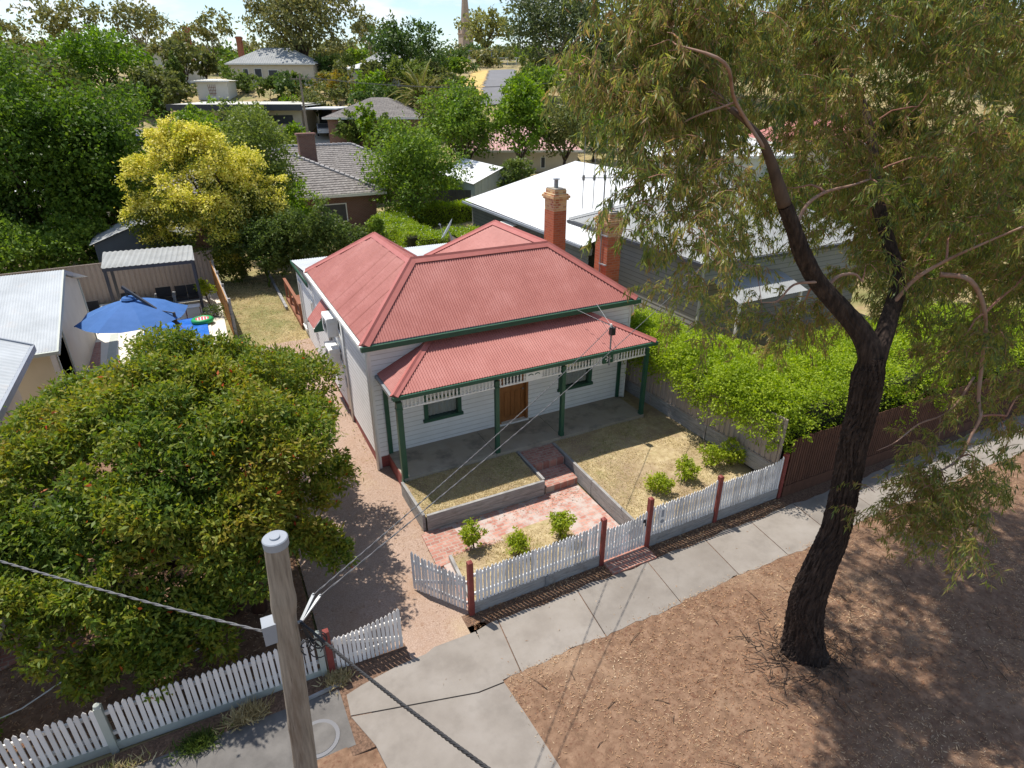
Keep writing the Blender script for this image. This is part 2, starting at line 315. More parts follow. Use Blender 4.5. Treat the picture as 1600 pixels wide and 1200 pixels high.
bark = mat('dark furrowed bark',[(.009,.006,.005),(.032,.021,.016),(.07,.047,.035)],scale=9,rough=.95,bump=.8,bscale=14,stretch=(2,2,.35),detail=9.)
limb_bark = mat('brown limb bark',[(.05,.033,.024),(.12,.08,.055)],scale=6,rough=.9,stretch=(1,1,.4))
pink_bark = mat('smooth pinkish branch bark',[(.16,.09,.06),(.30,.18,.13),(.26,.21,.18)],scale=3,rough=.7)
twig_m = mat('reddish twig',[(.24,.10,.07),(.34,.19,.14)],scale=3,rough=.7)
pale_bark = mat('pale gum bark',[(.33,.27,.21),(.45,.39,.32)],scale=1.5,rough=.8)
stone = mat('sandstone',[(.36,.27,.21),(.44,.34,.27)],scale=1,rough=.9)
car_blue = mat('blue car paint',[(.02,.035,.14)],rough=.25,spec=.6); car_silver = mat('silver car paint',[(.45,.46,.48)],rough=.3,spec=.5,metal=.3)
tyre = black
for m_ in (picket,): island(m_,.72,1.06)
for m_ in (picket_new,paling,sleeper,orange_timber): island(m_,.82,1.05)
island(concrete,.86,1.05)
# leaves
G = leafmat
G('lf_gum',[(.065,.10,.045),(.105,.15,.05),(.17,.205,.042),(.23,.24,.06),(.20,.135,.075),(.30,.22,.08)],.45,.45,.3,.5,.35)
G('lf_front',[(.05,.095,.018),(.085,.14,.022),(.14,.185,.026),(.20,.215,.03),(.22,.18,.03)],.38,.5,.22,.55,.5)
G('lf_red',[(.42,.05,.02),(.45,.12,.02),(.35,.03,.02)],.2,.5)
G('lf_hedge',[(.16,.24,.02),(.27,.36,.03),(.40,.48,.05)],.42,.5,.2,1.2,.35)
G('lf_hedge2',[(.14,.22,.02),(.23,.32,.03),(.33,.41,.05)],.42,.5,.35,1.2,.35)
G('lf_white',[(.7,.7,.66),(.8,.8,.76)],.2)
G('lf_broad',[(.038,.08,.013),(.072,.13,.019),(.135,.20,.028)],.38,.5,.15,.35,.5)
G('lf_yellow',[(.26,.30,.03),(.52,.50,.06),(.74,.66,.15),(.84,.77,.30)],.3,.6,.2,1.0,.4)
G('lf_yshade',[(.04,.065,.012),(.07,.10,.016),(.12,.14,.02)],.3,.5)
G('lf_shrubby',[(.07,.11,.025),(.12,.165,.034),(.18,.215,.045)],.33)
G('lf_round',[(.06,.12,.014),(.09,.165,.02),(.13,.21,.028)],.38)
G('lf_gumfar',[(.075,.095,.04),(.115,.13,.05),(.165,.165,.055),(.21,.19,.06)],.3)
G('lf_pale',[(.11,.135,.045),(.17,.18,.055),(.22,.21,.065)],.35)
G('lf_dark',[(.032,.062,.017),(.055,.098,.024),(.09,.135,.034)],.3)
G('lf_dark2',[(.045,.07,.03),(.075,.10,.04),(.11,.135,.05)],.3)
G('lf_mid',[(.06,.115,.02),(.11,.18,.026),(.18,.245,.036)],.36,.5,.18)
G('lf_lime',[(.075,.14,.016),(.12,.20,.022),(.17,.24,.03)],.4)
G('lf_olive',[(.06,.08,.028),(.10,.12,.035),(.15,.155,.045)],.33)
G('lf_shrub',[(.05,.085,.02),(.08,.12,.028),(.12,.155,.035)],.33)
G('lf_orange',[(.09,.115,.022),(.18,.16,.03),(.28,.17,.035)],.35)
G('lf_palm',[(.06,.09,.022),(.11,.135,.03),(.19,.19,.05)],.25,.45)
G('lf_small',[(.18,.26,.025),(.29,.36,.03),(.42,.45,.06)],.4)
G('lf_row',[(.04,.075,.014),(.075,.12,.02),(.13,.18,.025)],.33)
G('lf_grass',[(.35,.27,.12),(.47,.38,.20),(.57,.48,.29),(.24,.25,.07)],.25,.7,.1,.5,.5)
G('lf_litter',[(.22,.10,.055),(.36,.2,.11),(.5,.34,.2),(.6,.48,.34)],.1,.8,.1)
# ------------------------------------------------------------------ foliage
def unit(a): return a/np.maximum(np.linalg.norm(a,axis=-1,keepdims=True),1e-9)
def leafquads(rng, P, A, Nn, ln, wd, fold=.0):
    # rhombic leaves: base P, axis A, plane normal Nn
    n = len(P); ln = ln*rng.uniform(.7,1.3,(n,1)); wd = wd*rng.uniform(.7,1.3,(n,1)); A = unit(A); S = unit(np.cross(A,Nn)); B = np.cross(S,A)
    V = np.empty((n,4,3)); mid = P+A*ln*.45
    V[:,0] = P; V[:,1] = mid+S*wd*.5+B*fold*wd; V[:,2] = P+A*ln-B*ln*.08; V[:,3] = mid-S*wd*.5+B*fold*wd
    return V
def shell(rng, lobes, n, clump=26, spread=.16, thick=.16, up=.25):
    # leaf bases clustered near the surface of many overlapping lobes
    lobes = np.array(lobes,dtype=float); a = lobes[:,3]*lobes[:,5]; k = max(1,n//clump)
    idx = rng.choice(len(lobes),k,p=a/a.sum()); d = unit(rng.normal(size=(k,3))); d[:,2] += up; d = unit(d)
    r = 1-np.abs(rng.normal(0,thick,(k,1))); L = lobes[idx]
    c = L[:,:3]+d*r*L[:,3:6]; cc = np.repeat(c,clump,0); dd = np.repeat(d,clump,0); s = np.repeat(L[:,3:6].mean(1,keepdims=True),clump,0)*spread
    off = rng.normal(size=cc.shape)*s; off[:,2] *= .75
    return cc+off, dd
def lobeset(rng, c, rx, ry, rz, k, rmin=.32, rmax=.5, flat=.8):
    out = []
    for i in range(k):
        d = unit(rng.normal(size=3)); d[2] = d[2]*.9+.1; f = rng.uniform(.45,.78); q = rng.uniform(rmin,rmax)
        out.append((c[0]+d[0]*rx*f,c[1]+d[1]*ry*f,c[2]+d[2]*rz*f,rx*q,ry*q,rz*q*flat if rz > rx else rx*q*flat))
    return out
def crown(name, rng, lobes, n, ln, wd, m, parent, clump=26, spread=.16, thick=.16, droop=.25, outw=.7, up=.25, extra=None, fold=.12):
    P, D = shell(rng,lobes,n,clump,spread,thick,up); k = len(P)
    A = unit(D*outw+rng.normal(size=(k,3))*.8-np.array([0,0,droop])); Nn = unit(D*.6+rng.normal(size=(k,3))*.7+np.array([0,0,.5]))
    V = leafquads(rng,P,A,Nn,ln,wd,fold); mats = m if isinstance(m,list) else [m]; mi = None
    if extra is not None: mi = np.where(extra(P,D,rng),1,0).astype(np.int32)
    return quads(name,V,mats,parent,mi)
def limbs(rng, base, top, r0, lobes, m, parent, name='trunk', fork=.35, seg=8, wob=.05):
    t = M(); b = Vector(base); h = Vector(top)-b; f = b+h*fork
    mid = b+h*fork*.5+Vector((rng.uniform(-1,1),rng.uniform(-1,1),0))*h.length*wob
    t.tube([b-Vector((0,0,.3)),b+Vector((0,0,.15)),mid,f],[r0*1.35,r0*1.05,r0*.85,r0*.72],seg)
    for L in lobes[:9]:
        e = Vector(L[:3]); mm = f.lerp(e,.5)+Vector((rng.uniform(-1,1),rng.uniform(-1,1),rng.uniform(-.2,.6)))*h.length*wob
        t.tube([f-h*.02,f.lerp(mm,.5)+Vector((0,0,.03))*h.length,mm,e],[r0*.5,r0*.38,r0*.25,r0*.08],6)
    return t.obj(name,m,parent,True)
KIND = { # leaf material, leaf size factor, density, flatness, lobes, crown start (share of height), trunk radius factor, bark, drooping
 'broad':('lf_broad',1.05,1.5,.9,30,.02,.025,limb_bark,.3),'shrubby':('lf_shrubby',.9,1.3,.9,22,.05,.02,limb_bark,.1),'round':('lf_round',1.,1.3,.8,26,.12,.03,limb_bark,.2),
 'gum':('lf_gumfar',.95,.55,.55,20,.28,.022,pale_bark,.5),'euc':('lf_gumfar',1.,.8,.6,16,.3,.02,pale_bark,.5),'wispy':('lf_gumfar',.8,.22,.4,9,.5,.012,pale_bark,.5),
 'bigeuc':('lf_gumfar',.95,1.0,.7,34,.12,.032,limb_bark,.6),'dark':('lf_dark',1.,1.2,.8,26,.16,.028,limb_bark,.2),'pale':('lf_pale',1.,.95,.7,24,.25,.025,limb_bark,.3),'dark2':('lf_dark2',1.,1.1,.7,30,.16,.025,pale_bark,.5),
 'mid':('lf_mid',1.,1.3,.85,24,.08,.025,limb_bark,.2),'lime':('lf_lime',1.,1.2,.9,18,.06,.02,limb_bark,.15),'oliveg':('lf_olive',.95,.85,.75,18,.25,.025,limb_bark,.3),'olive':('lf_olive',1.,1.1,.8,22,.1,.022,limb_bark,.3),
 'shrub':('lf_shrub',1.,1.3,.85,14,.0,.015,limb_bark,.1),'clip':('lf_lime',.8,1.7,.95,10,.0,.015,limb_bark,.0),'orange':('lf_orange',1.,1.1,.85,16,.05,.02,limb_bark,.1),'conifer':('lf_dark',1.,1.4,1.,10,.0,.02,limb_bark,.0),'conifer2':('lf_shrub',1.,1.4,1.,12,.0,.02,limb_bark,.0)}
def tree(kind, x, y, ztop, w, label, cat='tree', name=None, seed=0, group=None, zb=None, dens=1., leaf=None):
    rng = np.random.default_rng(seed+int(abs(x)*37+abs(y)*11)); mk,ls,dn,flat,k,cs,tr,bk,dr = KIND[kind]
    z = float(terr(x,y)) if zb is None else zb; H = ztop-z; dist = math.hypot(x+3.7,y+13.7)
    t = T(name or ('shrub' if cat == 'shrub' else 'tree'),label,cat,(x,y,z),0,group)
    z0 = z+H*cs; cz = (z0+ztop)/2; rz = (ztop-z0)/2; rx = w/2*1.02
    if kind.startswith('conifer'):
        lobes = [(x,y,z+H*f,rx*(1.05-f)+.1,rx*(1.05-f)+.1,H*.1) for f in np.linspace(.08,.93,12)]
    else:
        lobes = lobeset(rng,(x,y,cz),rx,rx,rz,k,flat=flat)
        if kind not in ('gum','wispy','euc'): lobes.append((x,y,cz,rx*.6,rx*.6,rz*.6))
    s = leaf or max(.12,dist*.0042)*ls; area = w*max(ztop-z0,.5)
    n = int(min(60000,max(900,dn*dens*area/s**2*7.5)))
    limbs(rng,(x,y,z),(x,y,ztop),max(.05,H*tr),lobes,bk,t,'trunk',max(cs,.16),7)
    crown('crown',rng,lobes,n,s*1.25,s*.72,MAT[mk],t,clump=22,spread=.2 if kind not in('gum','wispy','euc') else .26,droop=dr)
    return t
# ------------------------------------------------------------------ setting: ground, paths, lawns
def sheet(name, xs, ys, m, dz=0., kind='structure', fz=None, keep=None, jit=0.):
    X, Y = np.meshgrid(xs,ys); X = X.copy(); Y = Y.copy(); rg = np.random.default_rng(5)
    if jit: X[:,1:-1] += rg.uniform(-jit,jit,X[:,1:-1].shape); Y += rg.uniform(-jit,jit,Y.shape)
    Zz = (fz or terr)(X,Y)+dz; nx, ny = len(xs), len(ys); mm = M(); mm.v = [tuple(p) for p in np.stack([X,Y,Zz],-1).reshape(-1,3)]
    for j in range(ny-1):
        for i in range(nx-1):
            if keep is None or keep((X[j,i]+X[j,i+1])/2,(Y[j,i]+Y[j+1,i])/2): mm.f.append((j*nx+i,j*nx+i+1,(j+1)*nx+i+1,(j+1)*nx+i)); mm.m.append(0)
    return tag(mm.obj(name,m,None,True),kind=kind)
gx = np.concatenate([np.linspace(-700,-60,14),np.linspace(-50,-16,12),np.linspace(-14,24,58),np.linspace(28,130,40),np.linspace(150,900,16)])
gy = np.concatenate([np.linspace(-60,-14,10),np.linspace(-13,16,45),np.linspace(18,190,80),np.linspace(200,900,24)])
sheet('ground',gx,gy,dryland,-.05)
def flat(name, poly, z, m, th=.1, kind='structure'):
    return tag(M().prism(poly,z-th,z).obj(name,m),kind=kind)
# nature strip and footpath
nx = np.arange(-16,34,.33); rgn = np.random.default_rng(11)
def edge_y(x): return -6.44+.03*np.sin(x*1.3)+.02*np.sin(x*4.3+1)+.016*np.sin(x*13.1)+.012*np.sin(x*29.)
sheet('nature_strip',np.arange(-16,34.1,.4),np.concatenate([np.arange(-24,-6.2,.4)]),soil,0,fz=lambda X,Y: -.620+(.02*np.sin(X*1.1)*np.cos(Y*.9)+.012*np.sin(X*3.1+Y*2.3))*np.clip((-6.7-Y)/1.2,0,1)-.05*np.clip((X+3.1)*4,0,1)*np.clip((-.1-X)*4,0,1))
sheet('garden_soil',np.arange(-14,-2.9,.35),np.arange(-4.6,6.1,.35),soil,.006,keep=lambda x,y: x < -3.05)
sheet('mulch_strip',np.arange(-.3,9.2,.3),np.array([-5.2,-4.95,-4.62]),mulch,.012)
sheet('mulch_strip',np.arange(9.0,24,.4),np.array([-5.25,-5.0,-4.72]),mulch,.012)
sheet('mulch_strip',np.arange(-10,-1.5,.3),np.array([-5.3,-5.05,-4.74]),mulch,.02)
t = M(); top = -.615
js = [-.18,.35,2.3,4.28,6.05,7.6,9.2,11.1,13,14.9,16.8,18.7,20.6,22.5,24.5,27,30]
for i in range(len(js)-1):
    a, b = js[i]+.012, js[i+1]-.012; n = max(2,int((b-a)/.12)); xs = np.linspace(a,b,n)
    far = [(x,-5.1+.03*math.sin(x*3)+.02*math.sin(x*7.7)) for x in xs]; near = [(x-.16,float(edge_y(x))) for x in xs]
    t.prism(near+far[::-1],top-.1,top+R.uniform(-.003,.003))
tag(t.obj('footpath',concrete),kind='structure')
t = M()
for i in range(1,len(js)-1): t.prism([(js[i]-.17-.012,-6.4),(js[i]-.17+.012,-6.4),(js[i]+.012,-5.1),(js[i]-.012,-5.1)],top-.1,top-.006)
tag(t.obj('footpath_joints',mulch),kind='structure')
t = M()
t.prism([(-2.95,-5.85),(-.72,-6.45),(-.2,-6.47),(-.2,-5.14),(-1.1,-5.12),(-1.3,-5.2),(-1.9,-5.22),(-2.6,-5.32),(-2.92,-5.4)],top-.1,top-.001)
t.prism([(-2.95,-5.88),(-.72,-6.48),(-.2,-6.5),(-.14,-7.3),(-.1,-8),(-.05,-9),(0,-12),(-2.6,-12),(-2.62,-7.2),(-2.7,-6.6)],top-.1,top)
tag(t.obj('driveway_crossing',concrete),kind='structure')
tag(M().prism([(-3.2,-6.6),(-2.6,-6.6),(-2.6,-5.1),(-3.2,-5.1)],-.75,-.632).obj('soil_gap',mulch),kind='structure')
tag(M().prism([(-14,-6.5),(-3.0,-6.42),(-3.02,-5.2),(-14,-4.95)],top-.1,top-.012).obj('side_footpath',asphalt),kind='structure')
sheet('driveway',np.arange(-3.1,.2,.2),np.arange(-5.25,12.,.3),gravel,.012,jit=.03)
# front yard: lawns held by sleepers, brick path in three levels
def lz(X,Y): return -.10+np.clip((Y+.1)*.045,-.2,0)+.012*np.sin(X*2.1+Y)*np.cos(Y*2.7)
sheet('front_lawn',np.linspace(4.6,9.0,30),np.linspace(-4.55,3.,44),lawn,fz=lz,keep=lambda x,y: x > 8.0 or y < -.02)
sheet('front_lawn',np.linspace(-.05,3.32,24),np.linspace(-1.68,-.04,14),lawn,fz=lz)
sheet('garden_bed',np.linspace(.1,3.2,16),np.linspace(-4.55,-2.75,10),lawn,fz=lambda X,Y: -.53+.02*np.sin(X*3)+0*Y,keep=lambda x,y: y < -2.85-.12*math.sin(x*2.))
t = M(); t.prism([(-.1,-4.55),(4.44,-4.55),(4.44,-1.7),(3.4,-1.72),(-.1,-1.74)],-.7,-.56)
tag(t.obj('brick_path',path_pale),kind='structure')
t = M(); t.prism([(3.42,-1.72),(4.46,-1.70),(4.5,-.9),(3.44,-.9)],-.7,-.36); t.prism([(3.44,-.9),(4.5,-.9),(4.55,-.06),(3.44,-.06)],-.7,-.14); t.prism([(3.3,-5.1),(4.55,-5.1),(4.55,-4.56),(3.3,-4.56)],-.7,-.575); t.prism([(-.25,-3.1),(.75,-2.95),(.6,-1.85),(-.2,-1.8)],-.7,-.552)
tag(t.obj('brick_steps',path_brick),kind='structure')
def sleeper_wall(p, q, z0, z1, label, th=.075, rows=2):
    t = T('sleeper_edging',label,'garden edging',(p[0],p[1],z0)); h = (z1-z0)/rows
    for i in range(rows):
        m = M(); a = z0+h*i+h/2; L = math.hypot(q[0]-p[0],q[1]-p[1]); k = max(1,round(L/2.4)); 
        for j in range(k):
            f0, f1 = j/k+.002, (j+1)/k-.002; m.beam((p[0]+(q[0]-p[0])*f0,p[1]+(q[1]-p[1])*f0,a),(p[0]+(q[0]-p[0])*f1,p[1]+(q[1]-p[1])*f1,a),th,h-.008)
        m.obj('sleeper',sleeper,t)
    return t
sleeper_wall((.0,-1.72),(3.36,-1.74),-.6,-.08,'grey sleeper wall along the front of the small lawn, above the brick path')
sleeper_wall((-.1,-.05),(-.06,-1.68),-.6,-.08,'grey sleeper wall between the small lawn and the gravel driveway')
sleeper_wall((3.4,-.1),(3.38,-1.68),-.6,-.08,'short grey sleeper edge beside the brick steps, small lawn side')
sleeper_wall((4.6,-.1),(4.5,-4.5),-.6,-.10,'long grey sleeper wall between the brick steps and the large lawn')
sleeper_wall((.12,-2.95),(.02,-4.5),-.62,-.42,'low sleeper edge from the brick path to the open picket gate',rows=1)
sleeper_wall((8.62,3.0),(8.98,-4.5),-.15,.32,'dark sleeper retaining wall under the beige steel fence')
sleeper_wall((-3.9,-5.2),(-2.95,-5.12),-.66,-.57,'thin timber edging beside the shaded side footpath',.05,1)
sleeper_wall((-.65,16.),(-.62,23.5),-.02,.14,'weathered timber edging across the dry back lawn',.12,1)
def blades(name, rng, n, x0, x1, y0, y1, fz, m, hgt, keep=None, lie=.6):
    x = rng.uniform(x0,x1,n); y = rng.uniform(y0,y1,n)
    if keep is not None:
        k = keep(x,y); x, y = x[k], y[k]
    P = np.stack([x,y,fz(x,y)+.0],-1); A = rng.normal(size=P.shape); A[:,2] = np.abs(A[:,2])*lie+.15
    return tag(quads(name,leafquads(rng,P,A,rng.normal(size=P.shape),hgt,hgt*.22),m),kind='stuff')
rg = np.random.default_rng(2)
def pn(x,y): return np.sin(x*1.9+1.3)*np.cos(y*1.4)+.6*np.sin(x*4.1+y*3.3)+.4*np.sin(y*5.7-x*2.1)
blades('dry_grass',rg,26000,4.62,8.9,-4.5,0,lz,MAT['lf_grass'],.055,lambda x,y: (pn(x,y)+rg.normal(0,.8,x.shape)-(x-6)*.35 > -.2))
blades('dry_grass',rg,10000,-.03,3.3,-1.65,-.05,lz,MAT['lf_grass'],.055)
blades('dry_grass',rg,6000,.12,3.2,-4.5,-2.85,lambda x,y: -.53+0*x,MAT['lf_grass'],.06)
blades('dry_grass',rg,900,-2.9,.1,-4.4,6,lambda x,y: terr(x,y)+.01,MAT['lf_grass'],.11,lambda x,y: (np.abs(x+.42) < .16) & (y > 1.3) | (np.abs(x+.2) < .1) & (y < 0),.9)
blades('dry_grass',rg,9000,-3.,-.4,8,22,terr,MAT['lf_grass'],.09)
blades('leaf_litter',rg,42000,-.2,16,-11.6,-6.38,lambda x,y: -.606+(.02*np.sin(x*1.1)*np.cos(y*.9)+.012*np.sin(x*3.1+y*2.3))*np.clip((-6.7-y)/1.2,0,1),MAT['lf_litter'],.055,lambda x,y: pn(x*.7,y*.8)+rg.normal(0,1,x.shape) > -.4,.05)
blades('leaf_litter',rg,1500,-3.0,.0,-4.6,3.,lambda x,y: terr(x,y)+.018,MAT['lf_litter'],.05,lambda x,y: (np.abs(x+.5) < .35) | (rg.random(x.shape) < .25),.05)
blades('leaf_litter',rg,3000,-.2,9.,-5.1,-4.65,lambda x,y: -.63+0*x,MAT['lf_litter'],.06,None,.08)
blades('leaf_litter',rg,1400,.2,4.4,-2.4,-1.75,lambda x,y: -.553+0*x,MAT['lf_litter'],.06,lambda x,y: rg.random(x.shape) < np.clip((y+2.6)*1.0,0,1)*np.clip(x/4,.2,1),.05)
blades('leaf_litter',rg,2600,-.1,20,-6.55,-6.1,lambda x,y: -.611+0*x,MAT['lf_litter'],.05,lambda x,y: rg.random(x.shape) < np.clip((-6.2-y)*2.2,.02,1)**2,.04)
blades('leaf_litter',rg,160,-2.6,20,-8,-5.15,lambda x,y: -.611+0*x,MAT['lf_litter'],.06,lambda x,y: y > -6.3,.03)
blades('leaf_litter',rg,2600,2.6,9.4,-11.4,-6.6,lambda x,y: -.6+0*x,MAT['lf_litter'],.085,lambda x,y: rg.random(x.shape) < np.exp(-((x-5.8)**2+(y+8.9)**2)/5.),.05)
blades('leaf_litter',rg,5000,-9,-3.1,-4.5,0,lambda x,y: terr(x,y)+.015,MAT['lf_litter'],.07,None,.08)
# ------------------------------------------------------------------ cottage
CT = T('cottage','white weatherboard cottage with red corrugated iron roof and green trimmed verandah','house',(-.33,1.4,-.5))
x0,x1,y0,y1,ze,zr,w = -.437,8.369,1.256,9.38,3.48,5.01,2.117
wx0,wx1,wy0,wy1 = -.33,8.26,1.4,9.3
hl = [(1.13+.33,2.25+.33,.76,2.1),(3.56+.33,4.46+.33,.02,2.25),(5.65+.33,6.86+.33,.74,2.1)]
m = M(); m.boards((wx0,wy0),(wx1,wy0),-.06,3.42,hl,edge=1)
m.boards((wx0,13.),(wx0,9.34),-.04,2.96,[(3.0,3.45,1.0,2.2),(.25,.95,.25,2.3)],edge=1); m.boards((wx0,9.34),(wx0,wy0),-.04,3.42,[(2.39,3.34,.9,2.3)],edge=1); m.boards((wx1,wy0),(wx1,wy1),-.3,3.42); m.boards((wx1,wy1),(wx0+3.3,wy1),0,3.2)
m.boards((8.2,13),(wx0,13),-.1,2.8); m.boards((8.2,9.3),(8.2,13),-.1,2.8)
m.obj('wall',[white_board,board_lap_shade],CT)
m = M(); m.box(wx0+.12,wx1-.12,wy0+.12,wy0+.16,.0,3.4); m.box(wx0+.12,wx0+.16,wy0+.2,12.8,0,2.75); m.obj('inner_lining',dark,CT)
for B_ in ((wx0-.022,wx0+.07,wy0-.03,wy0+.05,-.5,3.42),(wx1-.05,wx1+.02,wy0-.024,wy0+.05,-.1,3.42),(wx0-.02,wx0+.06,12.95,13.03,-.05,2.9),(wx0-.024,wx0+.02,9.36,9.44,-.04,3.2)): M().box(*B_).obj('corner_trim',white_trim,CT)
for B_ in ((wx0+.004,wx0+.1,wy0+.11,13,-.7,-.04),(wx0+.0,-.02,wy0+.004,wy0+.1,-.7,-.06)): M().box(*B_).obj('plinth',plinth_red,CT)
# main roof
rf = M(); w2 = 2*w; A = (x0,y0,ze); B = (x1,y0,ze); Cc = (x1-w,y0+w,zr); Dd = (x0+w,y0+w,zr)
E3 = (x0,y1,ze); A3 = (x0+w,y1-w,zr); A4 = (x1-w,y1-w,zr); E4 = (x1,y1,ze); i1 = (x0+w2,y0+w2,ze); i2 = (x1-w2,y0+w2,ze); o1 = (x0+w2,y1,ze); o2 = (x1-w2,y1,ze)
rf.wavy([A,B,Cc,Dd],n=8,amp=.011); rf.wavy([A,Dd,A3,E3],n=8,lap=.03); rf.wavy([E3,A3,o1]); rf.wavy([Dd,A3,o1,i1],lap=.012); rf.wavy([Dd,Cc,i2,i1]); rf.wavy([B,E4,A4,Cc],n=6,lap=.025); rf.wavy([E4,o2,A4]); rf.wavy([Cc,i2,o2,A4])
ro = rf.obj('roof',roof_red,CT,True)
tn = (zr-ze)/w; nf = (0,-tn,1); nl = (-tn,0,1); nr = (tn,0,1); nb = (0,tn,1); c = M()
c.cap(A,Dd,nf,nl); c.cap(B,Cc,nf,nr); c.cap(Dd,Cc,nf,nb); c.cap(Dd,A3,nl,nr); c.cap(A3,E3,nl,nb); c.cap(A3,o1,nb,nr); c.cap(Cc,A4,nl,nr); c.cap(A4,E4,nr,nb); c.cap(A4,o2,nl,nb)
c.obj('ridge_cap',roof_red_cap,ro)
c = M(); c.add([(x0+w2-.05,y0+w2,ze-.02),(x1-w2+.05,y0+w2,ze-.02),(x1-w2+.05,y1,ze-.02),(x0+w2-.05,y1,ze-.02)],[(0,1,2,3)]); c.obj('valley_gutter',metal,ro)
g = M(); g.box(x0-.09,x1+.09,y0-.115,y0-.005,ze-.16,ze-.035); g.box(x0-.09,x1+.09,y0-.12,y0-.105,ze-.05,ze-.02); g.box(x1+.002,x1+.1,y0,y1,ze-.16,ze-.035); g.obj('gutter',green_paint,CT)
g = M(); g.box(x0-.1,x0-.005,y0,y1+.1,ze-.13,ze-.04); g.obj('side_gutter',white_trim,CT)
g = M(); g.box(wx0+.02,wx1-.02,wy0-.04,wy0+.02,3.2,3.44); g.box(x0+.01,wx1,y0+.005,wy0-.04,3.36,3.4); g.obj('eave_board',white_trim,CT)
# rear skillion
rs = M(); rs.wavy([(x0-.05,9.3,3.42),(8.3,9.3,3.42),(8.3,13.15,3.0),(x0-.05,13.15,3.0)],.1,.012); rs.box(x0-.06,x0-.02,9.4,13.15,2.84,3.02,1); rs.obj('rear_roof',[roof_zinc,green_paint],CT,True)
# verandah
vz = 2.55; v = M(); va = (-.13,-.14,vz); vb = (8.12,-.14,vz); vc = (6.5,1.38,3.26); vd = (1.38,1.38,3.26)
v.wavy([va,vb,vc,vd],n=8,amp=.012); v.wavy([va,vd,(-.13,1.38,vz)],n=8); v.wavy([vb,(8.12,1.38,vz),vc]); vr = v.obj('verandah_roof',roof_red,CT,True)
t1 = (3.26-vz)/1.52; M().cap(va,vd,(0,-t1,1),(-t1,0,1),.12,.03).obj('ridge_cap',roof_red_cap,vr); M().cap(vb,vc,(0,-t1,1),(t1,0,1),.12,.03).obj('ridge_cap',roof_red_cap,vr)
g = M(); g.box(-.17,8.17,-.2,-.11,vz-.12,vz-.02); g.obj('verandah_gutter',green_paint,CT)
g = M(); g.box(-.2,-.115,-.11,1.38,vz-.12,vz-.03); g.obj('verandah_side_gutter',metal,CT)
g = M(); g.box(.0,8.02,-.05,.0,vz-.17,vz-.09); g.box(-.05,.0,-.05,1.38,vz-.17,vz-.09); g.box(8.02,8.06,0,1.38,vz-.17,vz-.09); g.box(-.05,8.06,-.05,1.38,vz-.088,vz-.075); g.obj('verandah_beam',cream_trim,CT)
fl = M(); fl.box(-.03,2.72,-.08,1.4,-.16,0); fl.box(2.735,4.9,-.08,1.4,-.16,-.001); fl.box(4.915,8.0,-.08,1.4,-.16,.0); fl.obj('verandah_floor',slab_conc,CT)
fl = M(); fl.box(-.045,-.031,-.02,1.395,-.55,-.03); fl.obj('verandah_base',plinth_red,CT)
def post(x,y,z0=0,s=.115,z1=2.3,half=False):
    p = M(); p.box(x-s/2,x+s/2,y-s/2,y+s/2,z0,z1); p.box(x-s/2-.012,x+s/2+.012,y-s/2-.012,y+s/2+.012,2.08,2.12); p.box(x-s/2-.008,x+s/2+.008,y-s/2-.008,y+s/2+.008,z0,z0+.12)
    p.obj('post',green_paint,CT)
post(.01,.0,-.2,.15); post(2.79,0); post(4.93,0); post(7.93,0)
for x in (.03,7.96): M().box(x-.06,x+.06,1.33,1.383,0,2.5).obj('wall_post',green_paint,CT)
def frieze(a,b,parent,skip=None):
    f = M(); z0, z1 = 2.09, 2.36; f.box(a,b,-.025,.02,z1-.02,z1+.03); f.box(a,b,-.025,.02,z0-.02,z0+.025); n = max(1,round((b-a)/.105)); 
    for i in range(n):
        x = a+(b-a)*(i+.5)/n
        if skip and skip[0] < x < skip[1]: continue
        h = z1-z0-.045; zb = z0+.025; s = (b-a)/n*.26
        f.lathe((x,-.003,zb),[(s,0),(s,.03),(s*.6,.04),(s*1.05,h*.4),(s*.85,h*.6),(s*.5,h-.04),(s,h-.03),(s,h)],6)
    return f.obj('frieze',white_trim,parent)
frieze(.09,2.73,CT); fz = frieze(2.85,4.87,CT,(3.66,4.24)); fz2 = frieze(4.99,7.87,CT,(6.22,6.68))
p = M(); p.box(3.68,4.22,-.03,.0,2.12,2.345); p.obj('name_board',white_trim,fz)
p = M(); 
for xx,sg in ((3.84,1),(4.05,-1)):
    pts = [(xx+.075*math.cos(a),-.034,2.235+.05*math.sin(a)) for a in np.linspace(.2,2.9,8)]; p.tube(pts,.012,5)
p.obj('scroll_mark',green_paint,fz)
p = M(); p.box(6.27,6.63,-.045,.005,2.1,2.4); p.obj('bracket_panel',green_paint,fz2)
p = M()
for k in range(6):
    a = k*math.pi/3; p.beam((6.45+.03*math.cos(a),-.05,2.25+.03*math.sin(a)),(6.45+.11*math.cos(a),-.05,2.25+.11*math.sin(a)),.03,.012,0,(0,1,0))
p.obj('flower_mark',white_trim,fz2)
